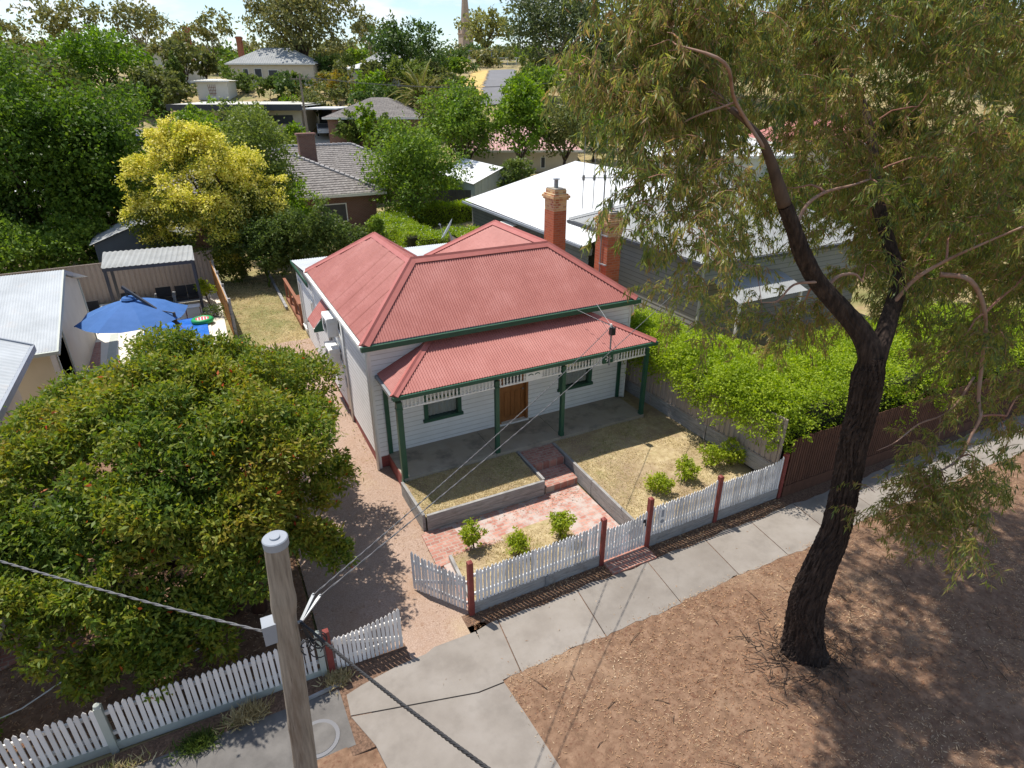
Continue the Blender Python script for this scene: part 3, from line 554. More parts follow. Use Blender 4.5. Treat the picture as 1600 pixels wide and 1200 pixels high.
def window(a,b,z0,z1,y=1.4,axis='x',parent=CT,paint=green_paint,cur=True,bar=True):
    def bx(mm,u0,u1,d0,d1,q0,q1):
        if axis == 'x': mm.box(u0,u1,y-d1,y-d0,q0,q1)
        else: mm.box(y-d1,y-d0,u0,u1,q0,q1)
    f = M(); t = .1; bx(f,a-.02,a+t,-.1,.05,z0,z1); bx(f,b-t,b+.02,-.1,.05,z0,z1); bx(f,a+t,b-t,-.1,.045,z1-t,z1); bx(f,a-.06,b+.06,-.1,.085,z0-.03,z0+.06)
    if bar: bx(f,a+t,b-t,-.06,.0,(z0+z1)/2-.025,(z0+z1)/2+.025)
    o = f.obj('window',paint,parent)
    q = M(); bx(q,a+t,b-t,-.04,-.035,z0+.06,z1-t); q.obj('pane',glass,o)
    if cur:
        q = M(); n = 40; 
        for i in range(n+1):
            u = a+t+(b-a-2*t)*i/n; d = .085+.014*math.sin(i*1.15)+.006*math.sin(i*2.9)
            if axis == 'x': q.v += [(u,y+d,z0+.1),(u,y+d,z1-t)]
            else: q.v += [(y+d,u,z0+.1),(y+d,u,z1-t)]
            if i: q.f.append((2*i-2,2*i,2*i+1,2*i-1)); q.m.append(0)
        q.obj('curtain',curtain,o,True)
    return o
window(1.13,2.25,.76,2.1); window(5.65,6.86,.74,2.1)
window(9.55,10.0,1.0,2.2,wx0,'y',CT,white_trim,False); window(12.05,12.75,.25,2.3,wx0,'y',CT,white_trim,False); window(6.0,6.95,.9,2.3,wx0,'y',CT,white_trim,True)
f = M(); f.box(3.5,3.58,1.36,1.5,0,2.3); f.box(4.44,4.52,1.36,1.5,0,2.3); f.box(3.58,4.44,1.365,1.5,2.2,2.3); f.obj('door_frame',door_wood,CT)
d = M(); d.box(3.58,3.7,1.47,1.51,.04,2.2); d.box(4.32,4.44,1.47,1.51,.04,2.2); d.box(3.7,4.32,1.471,1.509,.04,.2); d.box(3.7,4.32,1.471,1.509,1.1,1.3); d.box(3.7,4.32,1.471,1.509,2.05,2.2); d.box(3.96,4.06,1.472,1.508,.2,1.1); d.box(3.7,3.96,1.492,1.506,.2,1.1); d.box(4.06,4.32,1.492,1.506,.2,1.1); d.box(3.75,3.91,1.478,1.492,.27,1.03); d.box(4.11,4.27,1.478,1.492,.27,1.03)
do = d.obj('door',door_wood,CT); M().box(3.7,4.32,1.488,1.495,1.3,2.05).obj('pane',charcoal,do); M().lathe((4.37,1.44,1.05),[(.0,0),(.025,.005),(.03,.03),(.02,.055),(0,.06)],8).obj('handle',metal,do)
M().box(3.5,4.52,1.3,1.47,0.002,.05).obj('door_step',white_trim,CT)
# chimneys
def chimney(xa,xb,ya,yb,zt):
    s = M(); s.box(xa,xb,ya,yb,2.6,zt-.75); o = s.obj('chimney',chim_brick,CT)
    k = M(); k.box(xa+.002,xb-.002,ya+.002,yb-.002,zt-.75,zt-.36); k.box(xa-.05,xb+.05,ya-.05,yb+.05,zt-.36,zt-.29); k.box(xa-.09,xb+.09,ya-.09,yb+.09,zt-.29,zt-.2); k.box(xa-.04,xb+.04,ya-.04,yb+.04,zt-.2,zt-.14); k.box(xa+.02,xb-.02,ya+.02,yb-.02,zt-.14,zt); k.obj('chimney_head',cream_brick,o)
    M().box(xa+.04,xb-.04,ya+.04,yb-.04,zt,zt+.04).obj('chimney_top',slab_conc,o)
    cx, cy = (xa+xb)/2,(ya+yb)/2; M().lathe((cx,cy,zt+.03),[(.08,0),(.08,.3),(.15,.31),(.15,.33),(.02,.36)],10).obj('flue',metal,o)
chimney(8.12,8.66,6.15,6.85,6.15); chimney(8.12,8.66,2.68,3.38,5.86)
# downpipes, awning, side pieces
for P_,r_ in (([(wx0-.02,1.24,ze-.12),(wx0-.03,1.3,ze-.3),(wx0-.05,1.34,ze-.45),(wx0-.05,1.34,-.48)],.045),([(wx1-.1,1.2,ze-.12),(wx1+.07,1.36,ze-.35),(wx1+.07,1.36,2.9)],.04),([(wx0-.05,4.3,ze-.1),(wx0-.05,4.3,-.3)],.035)): M().tube(P_,r_,8).obj('downpipe',white_trim,CT,True)
g = M(); g.wavy([(wx0-.02,6.0,3.1),(wx0-.02,7.15,3.1),(-.95,7.15,2.42),(-.95,6.0,2.42)],.15,.012); aw = g.obj('awning',roof_red,CT,True)
for q in (6.0,7.14): M().extr([(wx0-.02,q,3.07),(-.95,q,2.40),(-.95,q,2.3),(wx0-.02,q,2.3)],(0,.012,0)).obj('awning_side',green_paint,aw)
# deck at the rear
dk = M()
for i in range(26): dk.box(-.42+.115*i,-.42+.115*i+.105,13.05,17.6,.12,.16)
dk.box(-.45,-.43,13.05,17.6,-.15,.16); dko = dk.obj('deck',deck_timber,CT)
g = M()
for yy in (13.2,14.7,16.2,17.5): g.box(-.43,-.34,yy-.045,yy+.045,.16,1.05)
g.box(-.45,-.32,13.1,17.6,1.05,1.1); g.obj('railing',deck_timber,dko)
# things fixed to the cottage
def aircon(ya,z,label):
    t = T('air_conditioner',label,'air conditioner',(wx0-.2,ya,z),0,'air conditioning units on the side wall')
    b = M(); b.box(wx0-.37,wx0-.05,ya,ya+.82,z,z+.6); b.box(wx0-.385,wx0-.37,ya+.04,ya+.78,z+.04,z+.56); b.obj('casing',white_metal,t)
    b = M()
    for k in range(5): b.tube([(wx0-.39,ya+.34+(.05+.045*k)*math.cos(a),z+.3+(.05+.045*k)*math.sin(a)) for a in np.linspace(0,6.283,18)],.004,4,cap=False)
    b.obj('fan_grille',charcoal,t)
    b = M(); b.box(wx0-.3,wx0-.03,ya-.012,ya,z+.4,z+.48); b.obj('cover_plate',white_trim,t)
    for q in (.1,.68): M().box(wx0-.36,wx0-.03,ya+q,ya+q+.04,z-.04,z).obj('bracket',metal,t)
aircon(4.8,2.5,'upper white air conditioning unit beside the red awning'); aircon(5.05,1.38,'lower white air conditioning unit on the cottage side wall')
t = T('pipe_run','white insulated pipes and cables running down the cottage side wall','pipes',(wx0-.06,4.5,.5)); g = M()
g.tube([(wx0-.05,4.8,2.7),(wx0-.06,4.6,2.62),(wx0-.05,4.45,2.4),(wx0-.05,4.42,.1)],.028,6); g.tube([(wx0-.05,5.05,1.6),(wx0-.06,4.75,1.5),(wx0-.05,4.62,1.2),(wx0-.05,4.6,.0)],.024,6); g.obj('pipe',white_trim,t,True); g = M(); g.box(wx0-.1,wx0-.02,4.36,4.5,.9,1.25); g.obj('isolator_box',grey_plastic,t)
t = T('satellite_dish','grey satellite dish above the silver rear roof of the cottage','satellite dish',(5.9,11.4,3.2)); pr_ = []
dc = Vector((6.05,11.6,3.95)); dn = Vector((-.75,.35,.5)).normalized(); da = dn.cross(Vector((0,0,1))).normalized(); db = da.cross(dn); g = M(); b0 = 0
for i in range(6):
    rr = .45*i/5; dep = .09*(i/5)**2
    for k in range(20): a = k/20*6.2832; g.v.append(tuple(dc+da*rr*math.cos(a)+db*rr*1.1*math.sin(a)+dn*dep))
    if i:
        for k in range(20): g.f.append(((i-1)*20+k,(i-1)*20+(k+1)%20,i*20+(k+1)%20,i*20+k)); g.m.append(0)
g.obj('dish',grey_plastic,t,True); g = M(); g.tube([(6.05,11.6,3.9),(6.15,11.5,3.6),(6.15,11.5,3.2)],.03,8); g.tube([tuple(dc-db*.4),tuple(dc+dn*.42)],.014,6); g.tube([tuple(dc+dn*.38),tuple(dc+dn*.48)],.035,8); g.obj('arm',metal,t)
t = T('antenna','tall television antenna on thin mast strapped to the brick chimney','antenna',(8.1,3.2,3.7)); g = M(); g.tube([(8.08,3.0,3.6),(8.08,3.0,7.15)],.022,8); g.obj('mast',metal,t)
g = M(); a0 = Vector((8.08,3.0,6.95)); da = Vector((.89,-.45,0)); g.tube([a0-da*.75,a0+da*.75],.016,6)
for k in range(5):
    q = a0+da*(-.68+.34*k); g.tube([q-Vector((0,0,.95)),q+Vector((0,0,1.25))],.011,6); g.box(q.x-.03,q.x+.03,q.y-.03,q.y+.03,q.z-.08,q.z+.08)
g.obj('element',metal,t)
for q in (4.2,5.15): M().box(8.05,8.11,2.66,3.04,q,q+.04).obj('strap',metal,t)
t = T('service_mast','thin service mast with black junction box standing through the verandah gutter','service mast',(6.47,-.1,2.4)); M().tube([(6.47,-.08,2.05),(6.47,-.08,3.3)],.025,8).obj('pole',metal,t); M().box(6.42,6.56,-.16,-.02,3.02,3.24).obj('junction_box',black,t); M().tube([(6.44,-.08,3.25),(6.44,-.08,3.36)],.03,6).obj('insulator',white_trim,t)
# ------------------------------------------------------------------ fences
def pickets(m, p, q, zb, zt, n, w=.062, th=.018, rise=None, mi=0):
    p = Vector(p); q = Vector(q); L = (q-p).length; d = (q-p)/L; o = Vector((d.y,-d.x,0))*th
    for i in range(n):
        u = L*(i+.5)/n; c = p+d*u; h = (zt if not hasattr(zt,'__call__') else zt(u/L))+R.uniform(-.013,.013)+(rise(u,L) if rise else 0); t = R.uniform(-.010,.010); b = zb+R.uniform(-.01,.01)
        a0 = c-d*(w/2); a1 = c+d*(w/2)
        pf = [(a0.x,a0.y,b),(a1.x,a1.y,b),(a1.x+d.x*t,a1.y+d.y*t,h-.05),(c.x+d.x*t,c.y+d.y*t,h),(a0.x+d.x*t,a0.y+d.y*t,h-.05)]
        m.extr(pf,o,mi)
def rails(m,p,q,zs,off=.03,w=.04,h=.07):
    p = Vector(p); q = Vector(q); d = (q-p).normalized(); o = Vector((-d.y,d.x,0))*off
    for z in zs: m.beam((p.x+o.x,p.y+o.y,z),(q.x+o.x,q.y+o.y,z),w,h)
def redpost(m,x,y,z0,z1,s=.11):
    m.box(x-s/2,x+s/2,y-s/2,y+s/2,z0,z1-.03); m.add([(x-s/2,y-s/2,z1-.03),(x+s/2,y-s/2,z1-.03),(x+s/2,y+s/2,z1-.03),(x-s/2,y+s/2,z1-.03),(x,y,z1)],[(0,1,4),(1,2,4),(2,3,4),(3,0,4)])
FY = -4.63
def swoop(a=True,b=True):
    return lambda u,L: (.16*math.exp(-(u/.22)) if a else 0)+(.16*math.exp(-((L-u)/.22)) if b else 0)
t = T('picket_fence','weathered white picket fence with red posts along the cottage front, driveway side of the gate','fence',(1.6,FY,-.65),0,'white picket fences')
m = M(); pickets(m,(.03,FY-.03,0),(3.17,FY-.03,0),-.32,.56,36,rise=swoop(False,True)); m.obj('pickets',picket,t); m = M(); rails(m,(.0,FY,0),(3.2,FY,0),(-.15,.36)); m.obj('rail',picket,t)
m = M(); m.beam((.0,FY-.02,-.40),(1.75,FY-.02,-.40),.05,.16); m.beam((1.76,FY-.02,-.40),(3.2,FY-.02,-.40),.05,.16); m.beam((.0,FY-.015,-.57),(3.2,FY-.015,-.57),.05,.165); m.obj('plinth_sleeper',sleeper,t)
for x in (-.07,3.24): m = M(); redpost(m,x,FY-.02,-.7,.82 if x < 0 else .74); m.obj('post',red_post,t)
M().box(1.72,1.8,FY-.07,FY-.045,-.62,-.34).obj('joint_strap',metal,t)
t = T('picket_fence','weathered white picket fence carrying the letterbox plate, between the gate and the brown paling fence','fence',(6.9,FY,-.65),0,'white picket fences')
m = M(); pickets(m,(4.64,FY-.03,0),(6.68,FY-.03,0),-.3,.58,23,rise=swoop(False,True)); pickets(m,(6.83,FY-.03,0),(9.0,FY-.03,0),-.3,.58,25,rise=swoop(False,True)); m.obj('pickets',picket,t)
m = M(); rails(m,(4.6,FY,0),(9.05,FY,0),(-.13,.38)); m.obj('rail',picket,t)
m = M()
for a,b in ((4.62,6.7),(6.82,9.02)): m.beam((a,FY-.02,-.38),(b,FY-.02,-.38),.05,.17); m.beam((a,FY-.015,-.56),(b,FY-.015,-.56),.05,.17)
m.obj('plinth_sleeper',sleeper,t)
for x,z in ((4.57,.86),(6.76,.80),(9.08,.80)): m = M(); redpost(m,x,FY-.02,-.7,z); m.obj('post',red_post,t)
m = M(); m.box(4.85,5.03,FY-.075,FY-.05,-.02,.46); lb = m.obj('letterbox_plate',white_metal,t); m = M(); m.box(4.9,4.97,FY-.082,FY-.076,.2,.4); m.tube([(4.94,FY-.074,.07),(4.94,FY-.084,.07)],.055,12); m.obj('letterbox_slot',grey_plastic,lb)
t = T('garden_gate','narrow white picket gate with a black latch between two red posts','gate',(3.9,FY,-.6))
m = M(); pickets(m,(3.32,FY-.03,0),(4.5,FY-.03,0),-.52,.38,14,rise=lambda u,L: .16*math.exp(-(L-u)/.25)+.05*math.exp(-u/.2)); m.obj('pickets',picket,t); m = M(); rails(m,(3.31,FY,0),(4.51,FY,0),(-.33,.2)); m.beam((3.33,FY+.03,-.3),(4.48,FY+.03,.18),.03,.07); m.obj('frame',picket,t)
m = M(); m.box(4.38,4.45,FY-.07,FY-.045,.2,.28); m.tube([(4.415,FY-.06,.22),(4.415,FY-.1,.22),(4.415,FY-.1,.13)],.014,6); m.obj('latch',black,t)
t = T('driveway_gate','open white picket driveway gate swung inward from the corner red post','gate',(-.1,-4.6,-.6),0,'driveway gate leaves')
m = M(); pickets(m,(-.95,-3.42,0),(-.13,-4.55,0),-.58,lambda f: .36+.12*(1-f)**2,16); m.obj('pickets',picket,t); m = M(); rails(m,(-.95,-3.42,0),(-.13,-4.55,0),(-.42,.15)); m.beam((-.92,-3.4,-.4),(-.15,-4.5,.12),.03,.07); m.obj('frame',picket,t)
t = T('driveway_gate','closed white driveway gate leaf with tips rising to the right, by the timber power pole','gate',(-3.0,-4.75,-.6),0,'driveway gate leaves')
m = M(); pickets(m,(-2.95,-4.79,0),(-1.64,-4.84,0),-.58,lambda f: .26+.22*f**2.2,16); m.obj('pickets',picket_new,t); m = M(); rails(m,(-2.97,-4.75,0),(-1.63,-4.80,0),(-.42,.08)); m.beam((-2.95,-4.73,.05),(-1.65,-4.78,-.4),.03,.07); m.obj('frame',picket_new,t)
t = T('white_fence','clean white picket fence with grey plinth before the berry tree, left of the driveway','fence',(-6,-4.65,-.65),0,'white picket fences')
m = M(); q0 = [(-3.22,-4.74),(-6.66,-4.62),(-9.9,-4.5)]
for a,b,n in ((0,1,33),(1,2,30)):
    A, B = q0[a], q0[b]; dx = .07 if a == 1 else 0
    pickets(m,(B[0]+.1,B[1]-.03,0),(A[0]-.06,A[1]-.03,0),-.46,.44,n,w=.068)
m.obj('pickets',picket_new,t); m = M(); rails(m,(-9.9,-4.5,0),(-3.2,-4.74,0),(-.3,.2)); m.obj('rail',picket_new,t)
m = M(); m.beam((-9.9,-4.5,-.57),(-6.7,-4.62,-.57),.04,.2); m.beam((-6.65,-4.62,-.57),(-3.2,-4.74,-.57),.04,.2); m.obj('plinth',grey_paint,t)
for x,y in ((-3.19,-4.74),(-6.68,-4.62),(-9.95,-4.5)):
    m = M(); m.box(x-.055,x+.055,y-.055,y+.055,-.7,.42); m.tube([(x,y,.42),(x,y,.47),(x,y,.5)],[.06,.05,.01],8); m.obj('post',grey_paint,t)
t = T('gate_post','red timber gate post beside the grey end post of the clean white fence','post',(-3.04,-4.78,-.7)); m = M(); redpost(m,-3.04,-4.78,-.7,.5); m.obj('shaft',red_post,t); m = M(); m.box(-2.99,-2.96,-4.84,-4.8,.05,.12); m.obj('hinge',metal,t)
# beige steel boundary fence
t = T('steel_fence','beige ribbed steel fence between the large front lawn and the green hedge','fence',(8.8,-.5,.3)); m = M(); a = Vector((8.62,3.0,0)); b = Vector((8.98,-4.5,0)); L = (b-a).length; d = (b-a)/L; o = Vector((-d.y,d.x,0)); n = int(L/.09)
def rib(m,a,b,z0,z1,pitch=.18,dep=.03,mi=0):
    a = Vector((a[0],a[1],0)); b = Vector((b[0],b[1],0)); L = (b-a).length; d = (b-a)/L; o = Vector((-d.y,d.x,0)); k = int(L/pitch); bs = len(m.v); pts = []
    for i in range(k):
        u = L*i/k; w = L/k
        pts += [(u,0),(u+w*.55,0),(u+w*.65,dep),(u+w*.9,dep)]
    pts.append((L,0))
    for j,(u,e) in enumerate(pts):
        p = a+d*u+o*e; m.v += [(p.x,p.y,z0(u) if callable(z0) else z0),(p.x,p.y,z1(u) if callable(z1) else z1)]
        if j: m.f.append((bs+2*j-2,bs+2*j,bs+2*j+1,bs+2*j-1)); m.m.append(mi)
rib(m,a,b,.3,1.72); m.obj('panel',colorbond,t)
m = M(); m.beam((a.x,a.y,1.73),(b.x,b.y,1.73),.05,.05); m.beam((a.x,a.y,.32),(b.x,b.y,.32),.05,.05)
for u in (0,.33,.66,1): p = a.lerp(b,u); m.box(p.x-.03,p.x+.03,p.y-.03,p.y+.03,-.2,1.75)
m.obj('frame',colorbond,t)
t = T('steel_fence','beige steel boundary fence running back beside the cottage towards the hedges','fence',(8.7,8,.3)); m = M(); rib(m,(9.6,22),(8.65,3.05),-.1,1.7); m.obj('panel',colorbond,t)
t = T('paling_fence','dark brown vertical paling fence on sleepers along the footpath under the hedge','fence',(15,-4.8,-.65)); m = M(); px = 9.2
while px < 26:
    yy = -4.68-.02*(px-9); m.box(px,px+.07,yy-.02,yy,-.28+R.uniform(-.01,.01),1.2+R.uniform(-.012,.012)); px += .094
m.obj('palings',paling,t); m = M(); m.beam((9.15,-4.66,-.15),(26,-5.0,-.15),.05,.08); m.beam((9.15,-4.66,.95),(26,-5.0,.95),.05,.08); m.obj('rail',paling,t); m = M()
for i in range(7): a = 9.15+2.4*i; m.beam((a+.01,-4.69-.02*(a-9),-.46),(a+2.39,-4.69-.02*(a-6.6),-.46),.06,.36)
m.obj('plinth_sleeper',paling,t)
# ------------------------------------------------------------------ power pole and cables
def sag(p,q,s,n=20):
    p = Vector(p); q = Vector(q); return [p.lerp(q,i/n)-Vector((0,0,4*s*(i/n)*(1-i/n))) for i in range(n+1)]
t = T('power_pole','weathered round timber power pole with grey metal cap, nearest to the camera','power pole',(-3.9,-8.08,-.65))
pb = Vector((-3.95,-8.12,-.8)); pt = Vector((-3.585,-7.99,5.24)); m = M(); ax = (pt-pb); seg = 32; n = 90; rgp = np.random.default_rng(4)
for i in range(n+1):
    f = i/n; c = pb+ax*f
    for k in range(seg):
        a = 2*math.pi*k/seg; r = .152-.034*f+.004*math.sin(3*a+f*4)+.003*math.sin(7*a+2)+.0025*math.sin(13*a+f*3)
        r += .016*math.exp(-((f-.86)/.022)**2)*(1+.5*math.cos(a-1.2)); r -= .012*math.exp(-((f-.81)/.03)**2)*max(0,math.cos(a+.6)); r += .012*math.exp(-((f-.55)/.02)**2)*max(0,math.cos(a-2.6)); r += .01*math.exp(-((f-.44)/.012)**2)*max(0,math.cos(a-3.6))
        m.v.append((c.x+r*math.cos(a),c.y+r*math.sin(a),c.z))
    if i:
        for k in range(seg): m.f.append(((i-1)*seg+k,(i-1)*seg+(k+1)%seg,i*seg+(k+1)%seg,i*seg+k)); m.m.append(0)
m.obj('shaft',pole_wood,t,True)
m = M(); m.lathe((pt.x,pt.y,pt.z-.085),[(.131,0),(.132,.09),(.122,.1),(.055,.1),(.054,.112),(.05,.118),(.0,.118)],28); m.obj('cap',grey_plastic,t)
ap = pb+ax*.86; m = M(); m.box(ap.x-.27,ap.x-.11,ap.y-.06,ap.y+.1,ap.z-.48,ap.z-.22); bo = m.obj('junction_box',grey_plastic,t); m = M(); m.box(ap.x-.272,ap.x-.108,ap.y-.075,ap.y-.06,ap.z-.485,ap.z-.215); m.obj('lid',grey_plastic,bo)
hk = Vector((ap.x+.13,ap.y-.02,ap.z-.36)); m = M(); k1 = hk+Vector((.2,.22,.13)); k2 = hk+Vector((.27,.2,.1)); m.beam(hk,k1,.035,.02); m.beam(hk,k2,.035,.02); m.tube([ap+Vector((.05,0,-.36)),hk+Vector((.02,0,0))],.018,8); m.tube([k1-Vector((0,0,.015)),k1+Vector((0,0,.02))],.012,6); m.tube([k2-Vector((0,0,.015)),k2+Vector((0,0,.02))],.012,6); m.obj('cable_clamp',metal,t)
m = M()
for k in range(9):
    a = R.uniform(.06,.14); ph = R.uniform(0,6); cx = hk+Vector((R.uniform(.02,.16),R.uniform(-.1,.05),-.2-R.uniform(0,.25)))
    m.tube([cx+Vector((a*math.cos(ph+s),a*.5*math.sin(ph+s*.8),a*math.sin(ph+s))) for s in np.linspace(0,4.2,10)],.007,5)
for k in range(4): m.tube(sag(hk,hk+Vector((.05+.04*k,-.05,-.3-.05*k)),.05,6),.007,5)
m.obj('loose_wires',black,t)
def cable(p,q,s,r,label,col=cable_m,twist=0,n=46,strands=2):
    m = M(); P = sag(p,q,s,n)
    if twist:
        P = sag(p,q,s,n*6); dd = (Vector(q)-Vector(p)).normalized(); a = dd.cross(Vector((0,0,1))).normalized(); b = a.cross(dd)
        for j in range(strands):
            m.tube([c+(a*math.cos(i*twist+j*6.283/strands)+b*math.sin(i*twist+j*6.283/strands))*r*.9 for i,c in enumerate(P)],r,5)
    else: m.tube(P,r,6)
    return tag(m.obj('overhead_cable',col,None,True),label,'cable','overhead cables at the power pole')
cable(k1,(6.44,-.1,3.3),.12,.006,'upper grey cable from the power pole to the junction box on the verandah mast',twist=.8)
cable(k2,(13.2,3.45,3.5),.2,.006,'lower grey cable from the power pole towards the grey weatherboard house',twist=.8)
cable((ap.x-.27,ap.y+.02,ap.z-.34),(-13.2,1.5,4.2),.30,.009,'grey twisted cable from the junction box off past the berry tree',twist=.8)
cable(hk,tuple(hk+(Vector((-2.44,-11.13,4.96))-hk)*1.5),.10,.010,'thick dark bundled cable dropping from the power pole across the driveway crossing',black,.7,46,3)
m = M(); m.tube([(6.44,-.08,3.3),(6.0,1.1,3.5)],.006,5); m.tube([(6.44,-.08,3.3),(6.75,1.15,3.55)],.006,5); tag(m.obj('stay_wire',metal),'pair of short stay wires from the verandah mast to the cottage gutter','wire')
m = M(); m.tube([(-3.55,-6.02,-.64),(-3.55,-6.02,-.618)],.36,28); m.tube([(-3.55,-6.02,-.63),(-3.55,-6.02,-.612)],.29,28,1)
tag(m.obj('manhole_cover',[asphalt_far,asphalt]),'round concrete manhole cover in the side footpath behind the power pole','manhole')
m = M(); m.tube([(-9.3,-3.1,-.52),(-8.7,-3.2,-.53),(-8.2,-3.1,-.53),(-7.6,-2.75,-.53),(-6.9,-2.6,-.53),(-6.2,-2.8,-.53),(-5.6,-3.2,-.53),(-5.2,-3.1,-.5)],.014,6); tag(m.obj('garden_hose',white_trim,None,True),'white garden hose lying on the bare soil under the berry tree','hose')
tag(M().prism([(-9.6,-2.2),(-7.9,-1.55),(-8.1,-.8),(-10,-1.3)],-.62,-.545).obj('garden_paving',path_brick),kind='structure')
# ------------------------------------------------------------------ front shrubs and hedges
def bush(name, x, y, z, w, h, n, ln, m, label, cat='shrub', seed=1, group=None, lob=9, trans=None, extra=None):
    rng = np.random.default_rng(seed); t = T(name,label,cat,(x,y,z),0,group); L = lobeset(rng,(x,y,z+h*.58),w/2,w/2,h*.45,lob,.35,.55); s = M()
    for l_ in L[:6]: s.tube([(x,y,z-.03),(x+(l_[0]-x)*.4,y+(l_[1]-y)*.4,z+h*.3),l_[:3]],[.014,.01,.004],5)
    s.obj('stems',limb_bark,t); crown('foliage',rng,L,n,ln,ln*.5,MAT[m] if isinstance(m,str) else m,t,clump=12,spread=.28,extra=extra); return t
for i,(x,y,w,h,lab) in enumerate([(.78,-2.85,.62,.75,'small bright green shrub behind the picket fence, nearest the open driveway gate'),(1.62,-3.55,.62,.62,'small bright green shrub behind the fence, between two others left of the garden gate'),(2.83,-3.5,.62,.75,'small bright green shrub closest to the brick path left of the garden gate'),
    (5.95,-3.35,.62,.55,'small low bright green shrub behind the letterbox fence panel'),(6.95,-3.3,.6,.72,'upright bright green shrub on the large lawn, second from the garden gate'),(8.05,-3.1,.8,.75,'wider bright green shrub on the large lawn, third from the garden gate'),(8.62,-3.3,.75,.85,'bright green shrub against the beige steel fence corner')]):
    bush('small_shrub',x,y,-.53 if x < 4 else -.27,w,h,900,.085,'lf_small',lab,seed=20+i,group='small shrubs behind the front fence')
bush('garden_bush',-9.0,-4.0,-.6,1.3,.9,3200,.09,'lf_broad','leafy green bush inside the white fence at the left edge',seed=41,lob=12)
for i,(x,y,w,h,lab) in enumerate([(-7.0,-5.15,1.2,.22,'dry scrubby weeds at the foot of the white fence near the left edge'),(-5.4,-5.2,.5,.2,'dark tuft of weeds against the white fence plinth'),(-4.6,-5.05,.6,.22,'dry grass tuft leaning on the white fence behind the power pole'),(-3.0,-5.0,.35,.16,'small weedy tuft at the red gate post')]):
    rng = np.random.default_rng(60+i); n = 500; P = np.stack([x+rng.normal(0,w*.3,n),y+rng.normal(0,.08,n),np.full(n,-.62)],-1); A = rng.normal(size=(n,3)); A[:,2] = np.abs(A[:,2])+.4
    tag(quads('weed_tuft',leafquads(rng,P,A,rng.normal(size=(n,3)),h,.02),MAT['lf_grass' if i != 1 else 'lf_shrub']),lab,'weeds',None)
def hedge(name, label, pts, z0, z1, w, n, ln, mats, seed, extra=None, lump=.16, cat='hedge'):
    rng = np.random.default_rng(seed); t = T(name,label,cat,(pts[0][0],pts[0][1],z0)); V = []; segs = []; tot = 0
    for a,b in zip(pts[:-1],pts[1:]): segs.append((np.array(a),np.array(b),math.hypot(b[0]-a[0],b[1]-a[1]))); tot += segs[-1][2]
    Ps = []; Ds = []
    for a,b,L in segs:
        k = int(n*L/tot); u = rng.uniform(0,1,(k,1)); d = (b-a)/L; nrm = np.array([d[1],-d[0]]); face = rng.random(k); per = 2*(z1-z0)+w; f1 = (z1-z0)/per
        s = np.where(face < f1,1,np.where(face < 2*f1,-1,0)); lat = np.where(s != 0,s*w/2,rng.uniform(-w/2,w/2,k)); z = np.where(s != 0,rng.uniform(z0,z1,k),z1)
        base = a+(b-a)*u; bump = lump*(np.sin(base[:,0]*2.3+z*2.1)+np.sin(base[:,1]*2.9+z*1.3+lat*2))*.5+rng.normal(0,lump*.45,k)
        dirs = np.stack([nrm[0]*s,nrm[1]*s,(s == 0)*1.],-1); corner = np.where(s != 0,np.clip((z-(z1-.3))/.3,0,1),0); lat = lat*(1-.15*corner)
        P = np.stack([base[:,0]+nrm[0]*lat,base[:,1]+nrm[1]*lat,z],-1)+dirs*bump[:,None]+rng.normal(0,.03,(k,3)); Ps.append(P); Ds.append(dirs)
    P = np.concatenate(Ps); D = np.concatenate(Ds); k = len(P); A = unit(D*.7+rng.normal(size=(k,3))*.75+np.array([0,0,.15])); Nn = unit(D+rng.normal(size=(k,3))*.8)
    mi = None
    if extra is not None: mi = (rng.random(k) < extra).astype(np.int32)*np.where(rng.random(k) < .99,1,0)
    quads('foliage',leafquads(rng,P,A,Nn,ln,ln*.55,.1),mats,t,mi.astype(np.int32) if mi is not None else None)
    c = M()
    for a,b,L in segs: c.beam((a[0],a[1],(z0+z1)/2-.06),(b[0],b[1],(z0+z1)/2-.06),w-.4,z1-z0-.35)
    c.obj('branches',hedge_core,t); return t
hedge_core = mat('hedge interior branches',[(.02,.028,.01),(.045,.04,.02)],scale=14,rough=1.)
hd = T('street_hedge','large bright yellow green hedge spilling over the beige and brown fences','hedge',(12,-3.5,-.4)); rng = np.random.default_rng(77); lobes = []
for i in range(60):
    x = 9.6+14*(i/60)**1.1+rng.uniform(-.3,.3); lobes.append((x,-4.1+rng.uniform(-.1,.9)-.012*(x-9),1.1+rng.uniform(-.5,.4),.8,.6+rng.uniform(0,.1),.72))
for i in range(72):
    f = i/72; lobes.append((9.1+rng.uniform(-.3,.7)-.25*f,-3.9+6.6*f,1.7+rng.uniform(-.45,.3),.72,.8,.62))
for i in range(90):
    lobes.append((rng.uniform(10,23),rng.uniform(-3.6,-1.4),1.62+rng.uniform(-.06,.12),.9,.9,.5))
for i in range(24): lobes.append((rng.uniform(9.9,11.2),rng.uniform(-3,3.2),1.6+rng.uniform(-.06,.12),.8,.8,.5))
lobes += [(9.25,-4.25,1.0,.5,.45,.5),(9.05,-3.7,1.25,.55,.55,.5),(9.5,-4.45,1.15,.55,.4,.55),(9.15,-4.4,.7,.4,.3,.4),(8.95,-3.0,1.35,.6,.6,.5)]
crown('foliage',rng,lobes,225000,.078,.046,MAT['lf_hedge'],hd,clump=14,spread=.11,thick=.06,up=.6)
m = M(); m.box(9.45,24,-4.3,-1.6,-.3,1.65); m.box(9.3,10.9,-1.59,3,-.3,1.7); m.obj('branches',hedge_core,hd)
